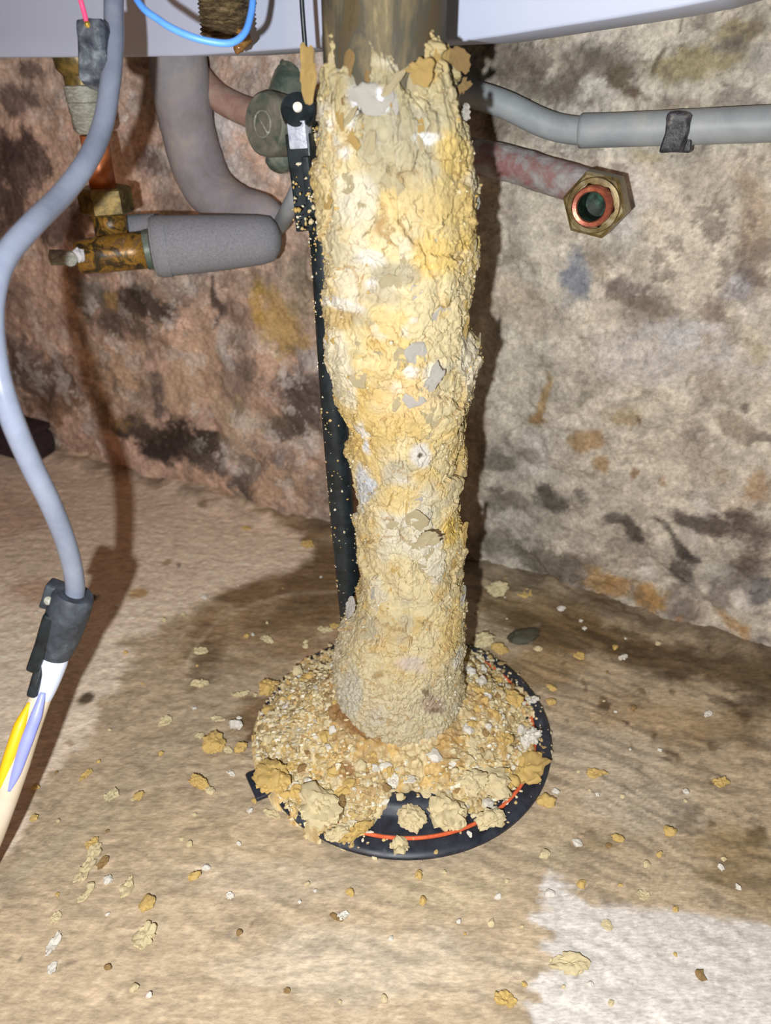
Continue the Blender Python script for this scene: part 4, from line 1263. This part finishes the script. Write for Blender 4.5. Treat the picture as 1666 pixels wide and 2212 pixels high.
# ------------------------------------------------------------------ flakes on the concrete floor
FLO = [
    (462, 1612, .0088, 'ochre', 'l', 1, 'thick bright yellow lump on the floor left of the flange'),
    (432, 1590, .0042, 'cream', 'f', .7, 'cream chip touching the bright yellow lump on the floor'),
    (492, 1622, .0042, 'cream', 'f', .8, 'pale chip on the right of the bright yellow lump on the floor'),
    (522, 1620, .0055, 'ochre', 'l', .8, 'rounded ochre pebble between the yellow lump and the flange'),
    (430, 1698, .0075, 'ochre', 'l', .45, 'elongated brownish yellow piece on the floor left of the bent rim tab'),
    (182, 1885, .0105, 'cream', 'f', .5, 'long cream flake, largest of the lower left floor cluster'),
    (205, 1842, .0070, 'cream', 'f', .6, 'cream flake just behind the long cream flake'),
    (200, 1820, .0060, 'ochre', 'f', .5, 'yellowish flake at the back of the lower left floor cluster'),
    (222, 1865, .0055, 'brown', 'f', .6, 'dull brownish flake beside the long cream flake'),
    (235, 1903, .0035, 'white', 'l', .9, 'white pebble next to the long cream flake'),
    (275, 1920, .0080, 'cream', 'f', .5, 'curved cream flake right of the white pebble'),
    (182, 1938, .0052, 'cream', 'f', .5, 'small yellowish flake in front of the long cream flake'),
    (320, 1957, .0056, 'ochre', 'l', .8, 'golden lump in front of the curved cream flake'),
    (315, 2027, .0090, 'cream', 'f', .85, 'round hollow cream flake nearest the golden lump'),
    (120, 1985, .0048, 'cream', 'f', .6, 'small tan flake left of the golden lump'),
    (115, 2042, .0070, 'white', 'f', .45, 'long white flake on the lower left floor'),
    (112, 2094, .0038, 'white', 'f', .7, 'small white chip in front of the long white flake'),
    (1232, 2085, .0110, 'cream', 'f', .62, 'flat oval cream flake on the pale dry concrete'),
    (1092, 2160, .0080, 'ochre', 'f', .7, 'cream and yellow curled flake on the edge of the damp concrete'),
    (742, 1978, .0040, 'white', 'f', .6, 'white chip stuck to a brown chip on open floor'),
    (728, 1984, .0048, 'brown', 'f', .45, 'dark brown chip stuck to a white chip on open floor'),
    (1288, 1672, .0072, 'ochre', 'f', .6, 'ochre flake with a white tip on the floor right of the flange'),
    (1557, 1692, .0055, 'ochre', 'f', .8, 'ochre chip on the streaked damp floor below the wall'),
    (1182, 1735, .0064, 'ochre', 'l', .8, 'wet golden lump beside the right rim of the flange'),
    (1201, 1712, .0026, 'white', 'l', .9, 'tiny wet white pebble behind the wet golden lump'),
    (1497, 1358, .0110, 'ochre', 'f', .65, 'pale yellow flake at the foot of the wall'),
    (1347, 1422, .0065, 'white', 'f', .45, 'white-topped curved chip on the damp floor near the wall'),
    (1250, 1418, .0060, 'ochre', 'f', .7, 'yellow chip on the damp floor near the dark stone'),
    (1075, 1280, .0115, 'cream', 'l', .7, 'cluster of cream lumps on the floor behind the column'),
    (1092, 1255, .0045, 'ochre', 'l', .8, 'small ochre lump behind the cream cluster'),
    (1140, 1285, .0105, 'ochre', 'f', .7, 'hollow yellow ring-shaped flake with a dark middle near the wall'),
    (1040, 1392, .0105, 'cream', 'l', .7, 'pale flat stone-like lump behind the flange'),
    (1162, 1405, .0042, 'cream', 'l', .9, 'small cream lump in front of the dark stone'),
    (1213, 1318, .0040, 'white', 'l', .8, 'white crumb near the foot of the wall behind the column'),
    (1078, 1408, .0075, 'ochre', 'l', .7, 'yellow brown lump between the pale stone and the dark stone'),
    (582, 1492, .0095, 'ochre', 'l', .75, 'yellow and white lump touching the left rear rim of the flange'),
    (520, 1502, .0075, 'cream', 'f', .5, 'curved cream chip left of the yellow and white lump'),
    (433, 1478, .0075, 'cream', 'f', .6, 'pale flake on the damp floor inside the curved scratch'),
    (436, 1408, .0060, 'cream', 'f', .8, 'oval cream chip on the dark damp patch'),
    (575, 1384, .0062, 'cream', 'f', .8, 'round cream chip on the dark damp patch behind the flange'),
    (702, 1362, .0068, 'cream', 'f', .7, 'pale leaf-like chip beside the foot of the column'),
    (722, 1353, .0055, 'ochre', 'f', .8, 'olive yellow chip touching the foot of the column'),
    (355, 1560, .0062, 'cream', 'f', .7, 'cream chip on the edge of the damp patch'),
    (470, 1555, .0060, 'cream', 'f', .6, 'ochre edged chip behind the bright yellow lump'),
    (510, 1570, .0062, 'white', 'l', .6, 'knobbly white crumb cluster behind the ochre pebble'),
    (240, 1722, .0066, 'cream', 'f', .8, 'cream and orange chip on open floor beside the cable shadow'),
    (300, 1722, .0040, 'ochre', 'l', .8, 'small orange lump near the cream and orange chip'),
    (185, 1676, .0066, 'ochre', 'f', .4, 'narrow orange chip beside the cable shadow'),
    (455, 1712, .0040, 'cream', 'l', .8, 'small cream lump touching the brownish yellow piece'),
    (665, 1178, .0090, 'ochre', 'f', .7, 'yellow flake on the dark damp floor behind the black tube'),
    (560, 1092, .0120, 'ochre', 'f', .55, 'orange flake at the foot of the wall left of the black tube'),
    (532, 1142, .0060, 'ochre', 'f', .6, 'small yellow flake below the orange flake'),
    (590, 1762, .0060, 'cream', 'f', .6, 'pale yellow chip just outside the front left rim of the flange'),
    (1530, 1543, .0052, 'white', 'f', .5, 'pinkish white chip on the streaked floor below the wall'),
    (1192, 1490, .0042, 'ochre', 'l', .8, 'small ochre lump right of the flange rim'),
    (1190, 1520, .0042, 'ochre', 'l', .8, 'small tan lump in front of the small ochre lump'),
    (1335, 1815, .0040, 'ochre', 'l', .8, 'tan crumb sitting on a dark damp spot'),
    (1445, 1800, .0046, 'ochre', 'l', .8, 'wet shiny crumb on the streaked floor'),
    (1175, 1850, .0042, 'cream', 'l', .7, 'cream crumb on the floor before the dry patch'),
    (420, 1895, .0042, 'ochre', 'l', .6, 'small ochre crumb on open floor in front of the flange'),
    (1390, 1935, .0042, 'cream', 'f', .8, 'square cream chip on the edge of the dry patch'),
    (1310, 2000, .0046, 'cream', 'f', .7, 'faint cream chip lying on the dry patch'),
    (497, 1935, .0030, 'white', 'f', .7, 'bright white chip on open floor in front of the flange'),
    (500, 1672, .0042, 'white', 'f', .6, 'small white chip between the ochre pebble and the rim tab'),
    (395, 1330, .0040, 'cream', 'f', .6, 'tan chip on the curved scratch'),
]
for kx, (a, b_, s, kd, typ, asp, lb) in enumerate(FLO):
    big('limescale_flake' if typ == 'f' else 'limescale_lump', a, b_, s * .8, kd, lb, 9000 + kx, z=-0.0006, flake=(typ == 'f'), aspect=asp, tilt=.12, thick=.22 if typ == 'f' else .3, cat='limescale flake' if typ == 'f' else 'limescale lump', level=4 if s > .007 else 3, lumps=.35, rotz=random.uniform(-.5, .5) + (1.2 if a < 400 else 0), zadd=0.0)
st = crumb_mesh(77, M['stone'], .25, 3, .5)
pp = Pf(1132, 1380, 0)
tag(obj('pebble', st, None, None, (pp[0], pp[1], -.001), (0, 0, .35), (.0125, .0072, .008)), 'dark wet oval stone on the floor behind the flange', 'stone')
pp = Pf(203, 1294, 0)
tag(obj('pebble', crumb_mesh(78, M['stone'], .2, 2, .7), None, None, (pp[0], pp[1], -.0005), (0, 0, 0), (.0024, .003, .003)), 'tiny black pebble in the cable shadow', 'stone')
LANDM = [(462, 1612, 'the bright yellow lump'), (182, 1885, 'the long cream flake'), (320, 1957, 'the golden lump'), (1232, 2085, 'the flat oval cream flake'), (1132, 1380, 'the dark wet stone'), (1182, 1735, 'the wet golden lump'), (1497, 1358, 'the pale yellow flake by the wall'),
         (548, 1700, 'the bent rim tab'), (120, 1400, 'the black plug end'), (735, 1980, 'the white and brown chip pair'), (1288, 1672, 'the white-tipped ochre flake'), (1557, 1692, 'the ochre chip on streaked floor'), (1092, 2160, 'the curled cream and yellow flake'), (436, 1408, 'the curved scratch'),
         (665, 1178, 'the foot of the black tube'), (1335, 1815, 'the dark damp spot'), (240, 1722, 'the cream and orange chip'), (880, 1880, 'the front rim of the flange'), (600, 1770, 'the front left rim of the flange'), (1530, 1543, 'the pinkish white chip'), (420, 1895, 'the small ochre crumb on open floor'), (1175, 1850, 'the corner of the dry patch')]
cnt = 0
while cnt < 110:
    a, b_ = random.uniform(60, 1640), random.uniform(1180, 2190)
    p0 = Pf(a, b_, 0)
    dd = math.hypot(p0[0] - FC[0], p0[1] - FC[1])
    if dd < 0.108 or (WALL_Y0 - WALL_K * p0[0] - p0[1]) < 0.02 or random.random() > math.exp(-(dd - .1) * 6):
        continue
    kd = random.choices(KINDS, (6, 3, 4, 2))[0]
    s = random.choice((.0010, .0013, .0017, .0022))
    near = min(LANDM, key=lambda q: math.hypot(q[0] - a, (q[1] - b_) * 1.4))[2]
    lb = '%s %s crumb on the floor near %s' % ('tiny' if s < .0015 else 'small', kd if kd != 'ochre' else 'yellow ochre', near)
    chip('limescale_crumb', random.choice(CRUMBS[kd]), p0[0], p0[1], -0.0008, s, lb, 'limescale crumb', lb, 0.1)
    cnt += 1

# ------------------------------------------------------------------ hanging cable with its plug end
cp = [(262, -330, .36), (252, -150, .36), (246, 0, .355), (246, 90, .35), (238, 180, .345), (222, 270, .34), (190, 345, .33), (135, 420, .318), (70, 485, .30), (15, 550, .29), (-12, 620, .285), (-18, 700, .285), (-6, 800, .288), (24, 900, .295), (66, 1000, .308), (110, 1090, .325), (145, 1180, .345), (162, 1260, .362), (158, 1310, .370)]
cpts = [P(*c) for c in cp]
cpts = [Pplane(300, -480, HY0, HK, -0.003)] + cpts
cbase = P(120, 1400, .375)
cable = thing('power_cable', cbase, 'thick grey cable hanging in a curve with a black plug end and stripped wires', 'cable')
tube('cable_jacket', catmull(cpts, 14), 0.0045, M['cable'], cable, cbase, 24)
ga = P(160, 1285, .366)
gb = P(118, 1410, .378)
gax = gb - ga
gl = np.linalg.norm(gax)
revolve('plug_collar', [(.0048, -.001), (.0085, -.001), (.0096, .001), (.0100, gl * .3), (.0094, gl * .75), (.0080, gl), (.0060, gl + .001)], ga, gax, M['grommet'], cable, cbase, 36)
side_ = P(95, 1400, .372) - P(150, 1400, .372)
side_ /= np.linalg.norm(side_)
rbox('side_strip', (.0065, .010, .034), M['blackrod'], cable, frame_mtx(P(94, 1385, .370) - cbase, side_, -gax), .002, .0006, 60, sub=3)
rbox('side_strip', (.0050, .008, .020), M['blackrod'], cable, frame_mtx(P(82, 1462, .3755) - cbase, side_ + np.array([0, 0, .1]), -(P(66, 1510, .38) - P(92, 1420, .38))), .002, .0006, 60, sub=2)
tabm = frame_mtx(P(116, 1285, .369) - cbase, side_, -gax)
tbx = rbox('clamp_tab', (.0085, .009, .0135), M['grommet'], cable, tabm, .0015, .0005, 90, sub=2)
revolve('screw', [(.0001, 0), (.0022, 0), (.0020, .0016), (.0001, .002)], P(107, 1297, .3635), -FWD, M['brassbright'] if False else M['tape'], tbx, cbase, 14)
sl = [P(119, 1404, .378), P(112, 1430, .379), P(104, 1460, .380), P(94, 1490, .381), P(86, 1512, .382)]
tube('white_sleeve', catmull(sl, 6), [.0070, .0074, .0066, .0058, .0050], M['sleeve'], cable, cbase, 28)
shp = [P(92, 1495, .382), P(62, 1570, .379), P(34, 1650, .377), P(6, 1730, .378), P(-30, 1830, .385), P(-80, 1940, .405), P(-150, 2040, .40)]
shp[-1][2] = 0.006
tube('inner_sheath', catmull(shp, 8), [.0052, .0060, .0066, .0066, .0062, .006, .0055], M['sheath'], cable, cbase, 28)
tube('yellow_wire', catmull([p - .0052 * FWD - .0016 * RGT + np.array([0, 0, .0]) for p in [P(82, 1512, .382), P(62, 1560, .379), P(40, 1625, .377), P(16, 1695, .3775), P(-14, 1790, .381)]], 8), [.0010, .0030, .0030, .0022, .0016], M['yellow'], cable, cbase, 16)
tube('blue_wire', catmull([p - .0050 * FWD for p in [P(103, 1490, .381), P(88, 1540, .3795), P(66, 1600, .378), P(46, 1660, .377), P(30, 1700, .377)]], 8), [.0014, .0028, .0030, .0024, .0010], M['violetw'], cable, cbase, 16)

# terminal block taped to the cable, with a red wire
tb0 = P(205, 118, .345)
tblk = thing('terminal_block', tb0, 'dusty black terminal block with a red wire beside the hanging cable', 'terminal block')
up_ = P(203, 40, .345) - P(212, 190, .348)
rbox('block', (.0128, .011, .027), M['dustblack'], tblk, frame_mtx(P(206, 118, .347) - tb0, (1, 0, 0), up_), .0018, .0010, 110, sub=5)
revolve('brass_screw', [(.0001, -.002), (.0013, -.002), (.0013, .0006), (.0009, .0012), (.0001, .0013)], P(189, 53, .3405), -FWD + .3 * UPV, M['brassbright'], tblk, tb0, 14)
tube('red_wire', catmull([P(188, 50, .341), P(180, 20, .339), P(172, -10, .337), P(160, -80, .335), P(150, -220, .34), Pplane(150, -400, HY0, HK, -0.002)], 8), .0011, M['redw'], tblk, tb0, 12)

# loose blue wire looping down from the heater
bw_ = [Pplane(215, -420, HY0, HK, -.002), P(235, -160, .34), P(292, -8, .325), P(345, 44, .322), P(400, 74, .322), P(455, 90, .324), P(500, 92, .326), P(528, 72, .328), P(541, 36, .330), P(547, -10, .332), P(552, -140, .34), Pplane(560, -400, HY0, HK, -.002)]
tag(tube('blue_wire', catmull(bw_, 12), .00145, M['bluew'], None, (0, 0, 0), 14), 'thin bright blue wire looping down in front of the heater', 'wire')

# rusty threaded outlet under the heater, dripping
ts = P(492, 95, .398)
spig = thing('threaded_outlet', ts, 'short rusty brown threaded pipe outlet dripping in front of the heater', 'pipe outlet')
prof = [(.0070, .0008), (.0108, 0.0)]
hgt = 0.0
while hgt < .13:
    prof += [(.0124, hgt + .0005), (.0128, hgt + .0009), (.0116, hgt + .0017)]
    hgt += .0018
prof += [(.0118, hgt), (.0118, hgt + .02)]
revolve('thread', prof, ts + np.array([-.0006, 0, 0]), (0.015, 0, 1), M['rustthread'], spig, ts, 48, noise=.0006, nscale=260)
ef = ts + np.array([.002, 0, hgt + .012])
ee = ef.copy()
ee[1] = HY0 - HK * ee[0] + .004
tube('elbow', catmull([ef, ef + np.array([0, .006, .012]), ee + np.array([0, 0, .016])], 6), .0115, M['rustthread'], spig, ts, 24)
dp = [P(522, 78, .392), P(517, 98, .392), P(514, 108, .392), P(512, 118, .392)]
tube('drip', catmull(dp, 6), [.0058, .0030, .0022, .0003], M['drip'], spig, ts, 16, noise=.0005, nscale=300)

# ------------------------------------------------------------------ copper pipe, compression nut and tee at the left
DP = .572
cb_ = P(230, 440, DP)
vert = np.array([0, 0, 1.0])


def zat(py_, base_):
    r = ray(230, py_)
    t_ = base_[1] / r[1]
    return CAM[2] + t_ * r[2]


copper = thing('copper_pipe', cb_, 'upright copper pipe with grey sealing tape and threaded fitting below the heater', 'pipe')
axv = np.array([-.018, 0, 1.0])
axv /= np.linalg.norm(axv)


def cpz(z):
    return cb_ + axv * (z - cb_[2]) / axv[2]


z400, z300, z210, z165, z140 = zat(405, cb_), zat(275, cb_), zat(222, cb_), zat(185, cb_), zat(148, cb_)
tube('copper_tube', [cpz(zat(440, cb_)), cpz(z300 - .005)], .0095, M['copper'], copper, cb_, 28)
revolve('sealing_tape', [(.0098, -.004), (.0120, -.001), (.0124, .008), (.0132, .010), (.0130, z210 - z300), (.0118, z210 - z300 + .001)], cpz(z300), axv, M['tape'], copper, cb_, 36, noise=.0004, nscale=250)
revolve('tape_band', [(.012, 0), (.0136, .001), (.0138, z165 - z210), (.012, z165 - z210 + .001)], cpz(z210), axv, M['tape'], copper, cb_, 36, noise=.0003, nscale=250)
revolve('threaded_neck', [(.0122, 0), (.0124, z140 - z165 - .004), (.016, z140 - z165), (.0165, z140 - z165 + .006), (.0165, z140 - z165 + .03), (.013, z140 - z165 + .034), (.012, .16)], cpz(z165), axv, M['dirtybrass'], copper, cb_, 36)
tube('thin_green_wire', catmull([P(238, 405, .565), P(236, 360, .563), P(226, 318, .566)], 6), .0018, M['valve'], copper, cb_, 12)

tee0 = P(230, 530, DP)
tee = thing('brass_tee', tee0, 'corroded brass tee fitting with hex nut and bleed screw beside the foam sleeve', 'pipe fitting')
hexnut('compression_nut', cpz(zat(432, cb_)), axv, .0335, .0185, M['dirtybrass'], tee, tee0, phase=.35)
tube('tee_neck', [cpz(zat(450, cb_)), cpz(zat(520, cb_))], .0125, M['teebrass'], tee, tee0, 28)
ta, tb_ = P(168, 556, .566), P(335, 538, .575)
tube('tee_body', [ta, ta + (tb_ - ta) * .33, ta + (tb_ - ta) * .66, tb_], [.0118, .0128, .0130, .0135], M['teebrass'], tee, tee0, 32, noise=.0004)
revolve('tee_collar', [(.0128, -.004), (.0142, -.003), (.0142, .006), (.012, .007)], ta + (tb_ - ta) * .93, tb_ - ta, M['valvegreen'], tee, tee0, 32)
bs = P(150, 558, .556)
sdir = -WN * -1.0
revolve('bleed_screw', [(.0045, -.012), (.0050, -.010), (.0050, -.004), (.0036, -.003), (.0036, 0), (.0055, .001), (.0055, .005), (.0048, .0062), (.0001, .0064)], bs, (.35, -.75, .1), M['tape'], tee, tee0, 24)
revolve('bleed_screw_stem', [(.0052, -.006), (.0056, -.004), (.0056, .004), (.003, .005)], P(122, 556, .566), (-.8, -.5, .1), M['tape'], tee, tee0, 20)
pt = crumb_mesh(55, M['putty'], .3, 2, 1.0)
o = obj('putty', pt, None, tee, P(174, 566, .557) - tee0, (0, 0, 0), (.0042, .003, .0058))

# grey foam sleeves
fa, fb = P(335, 534, .566), P(600, 515, .578)
fm = thing('foam_sleeve', fa, 'fat grey foam pipe sleeve lying level beside the brass tee', 'pipe insulation')
L = fb - fa
fl_path = [fa, fa + L * .01, fa + L * .3, fa + L * .6, fa + L * .85, fa + L * .95, fa + L * 1.0, fa + L * 1.03]
tube('foam', fl_path, [.0205, .0215, .0208, .0195, .0178, .0158, .0110, .004], M['foam'], fm, fa, 40, noise=.0006, nscale=60)
revolve('cut_end', [(.0125, -.002), (.0150, -.0025), (.0205, -.0010), (.0218, .004), (.0218, .010)], fa, L, M['foam'], fm, fa, 40)
f2p = [Pw(372, -40, .028), Pw(385, 130, .028), Pw(400, 240, .026), Pw(420, 330, .024), Pw(452, 405, .024), Pw(510, 448, .026), Pw(570, 464, .030), Pw(604, 480, .030)]
tag(tube('foam_sleeve', catmull(f2p, 10), [.0215, .0215, .021, .021, .021, .018, .015, .010], M['dustfoam'], None, (0, 0, 0), 32, noise=.001, nscale=40), 'dusty grey foam sleeve running down the wall and bending towards the valve', 'pipe insulation')
tag(tube('pipe_offcut', catmull([P(262, 500, .597), P(300, 497, .597), P(345, 495, .597)], 3), .0115, M['foam'], None, (0, 0, 0), 24), 'short grey plastic pipe end behind the brass tee', 'pipe')
tag(tube('thin_pipe', catmull([Pw(560, 520, .024), Pw(604, 486, .03), P(628, 445, .560), P(650, 400, .55), P(672, 350, .55), P(700, 280, .56)], 8), .0062, M['conduit'], None, (0, 0, 0), 20), 'thin blue-grey pipe slanting up behind the black bracket', 'pipe')

# painted pipe and valve
pp_ = [Pw(385, 20, .012), Pw(405, 110, .012), Pw(425, 160, .012), Pw(465, 205, .012), Pw(515, 234, .012), Pw(560, 250, .014)]
tag(tube('painted_pipe', catmull(pp_, 10), .0105, M['pinkpipe'], None, (0, 0, 0), 24, noise=.0006, nscale=60), 'dull pink painted pipe curving along the wall into the green valve', 'pipe')
vb = P(585, 270, .555)
valve = thing('stop_valve', vb, 'round grey-green stop valve with a slotted cap on the wall', 'valve')
vax = np.array([-.62, -.72, .12])
vax /= np.linalg.norm(vax)
revolve('valve_cap', [(.018, -.030), (.0200, -.028), (.0215, -.004), (.0210, 0.0), (.0195, .0015), (.0001, .002)], P(572, 268, .548), vax, M['valve'], valve, vb, 48)
ring = [(.0085 + .0007 * math.cos(a), .0022 + .0007 * math.sin(a)) for a in np.linspace(0, 2 * math.pi, 8, endpoint=False)]
revolve('slot_ring', ring, P(572, 268, .548), vax, M['tape'], valve, vb, 32, closed=True)
vxx, vyy, _ = axis_frame(vax)
c0 = P(572, 268, .548) + vax * .0022
dsl = vxx * .7 + vyy * .7
tube('slot_bar', [c0 - dsl * .008, c0 + dsl * .008], .0007, M['tape'], valve, vb, 8)
tube('valve_body', catmull([P(625, 140, .585), P(632, 200, .58), P(636, 280, .58), P(630, 350, .59)], 6), [.0120, .0185, .0195, .012], M['valvegreen'], valve, vb, 28, noise=.001, nscale=70)
revolve('union_nut', [(.010, -.008), (.0130, -.007), (.0130, .007), (.010, .008)], P(612, 160, .580), (-.7, -.6, .2), M['valve'], valve, vb, 6, smooth_shade=False)
revolve('drain_plug', [(.008, -.006), (.0105, -.005), (.0098, .005), (.006, .008)], P(604, 345, .585), (-.3, -.5, -.8), M['valvegreen'], valve, vb, 24)

# ------------------------------------------------------------------ right-hand pipes
cd = thing('conduit', Pw(1250, 285, .012), 'grey plastic conduit running along the wall to the black clip', 'conduit')
co_ = np.array(cd.location)
tube('narrow_conduit', catmull([Pw(860, 165, .016), Pw(960, 188, .016), Pw(1020, 203, .016), Pw(1090, 226, .015), Pw(1165, 262, .014), Pw(1215, 278, .013), Pw(1270, 284, .013)], 10), .0083, M['conduit'], cd, co_, 24)
tube('conduit_sleeve', catmull([Pw(1255, 283, .013), Pw(1330, 281, .013), Pw(1460, 276, .013), Pw(1600, 270, .013), Pw(1800, 262, .013), Pw(2100, 252, .013)], 8), [.0100, .0098, .0098, .0098, .0098, .0098], M['conduit'], cd, co_, 28)
ck = Pw(1464, 284, .016)
clip = thing('conduit_clip', ck, 'small black plastic clip holding the grey conduit to the wall', 'clip')
mt = frame_mtx(np.zeros(3), WT, WN)
rbox('clip_saddle', (.0135, .0225, .022), M['clip'], clip, mt, .003, .0012, 100, sub=3)
rbox('clip_foot', (.0155, .008, .016), M['clip'], clip, frame_mtx(Pw(1466, 312, .013) - ck, WT, WN), .0015, .0008, 100, sub=2)

rp0 = Pw(1285, 445, .02)
rp = thing('stub_pipe', rp0, 'flaking red and grey pipe ending in a brass hex nut and open copper end', 'pipe')
tube('pipe', catmull([Pw(880, 285, .020), Pw(1000, 330, .020), Pw(1100, 354, .020), Pw(1200, 384, .021), Pw(1270, 408, .022), Pw(1318, 424, .024)], 10), [.0110, .0110, .0110, .0112, .0116, .012], M['redpipe'], rp, rp0, 28, noise=.0006, nscale=120)
nc = P(1290, 440, .457)
# the fitting looks out of the wall, a little to the camera's left and down
nax = CAM + .08 * RGT * 0 - nc
nax = nax / np.linalg.norm(nax) + .26 * RGT * -1 + .14 * UPV * -1
nax /= np.linalg.norm(nax)
tube('elbow', catmull([Pw(1310, 424, .022), nc - nax * .028, nc - nax * .0125], 8), .0125, M['redpipe'], rp, rp0, 24)
hexnut('hex_nut', nc, nax, .0335, .017, M['nutbrass'], rp, rp0, phase=.12, bore=.0128, ref=UPV)
revolve('nut_shoulder', [(.0155, .0065), (.0158, .008), (.0150, .0098), (.0128, .0100), (.0122, .006)], nc, nax, M['nutbrass'], rp, rp0, 40, ref=UPV, closed=True)
ce = revolve('copper_end', [(.0082, -.012), (.0112, -.012), (.0116, .006), (.0114, .0155), (.0106, .0165), (.0086, .0160), (.0080, .0150)], nc, nax, M['copperend'], rp, rp0, 40, closed=True, ref=UPV)
tag(revolve('bore', [(.0001, -.0085), (.0078, -.0085), (.00815, -.006), (.0082, .0148), (.0079, .0149), (.0077, -.005), (.0001, -.0078)], nc, nax, M['shaded_verdigris'], rp, rp0, 36, ref=UPV), 'green corroded inside of the pipe')

# ------------------------------------------------------------------ dark case at the foot of the wall, far left
dc = Pf(45, 965, 0)
dc = dc + WN * .0
case = thing('dark_case', np.array([dc[0] - .025, dc[1], 0]), 'dark rounded case on the floor against the wall, behind the hanging cable', 'case')
rbox('case_body', (.155, .040, .034), M['darkcase'], case, frame_mtx((0, 0, .016), WT, (0, 0, 1)), .012)
rbox('case_lid', (.150, .036, .008), M['darkcase'], case, frame_mtx((0, 0, .036), WT, (0, 0, 1)), .0035)
rbox('blue_latch', (.012, .004, .010), ramp_mat('navy_plastic', [(.3, (18, 22, 48)), (.7, (28, 32, 64))], 40, .5, bstr=0), case, frame_mtx(np.array([0, 0, .026]) + WT * .062 + WN * .0195, WT, (0, 0, 1)), .001)
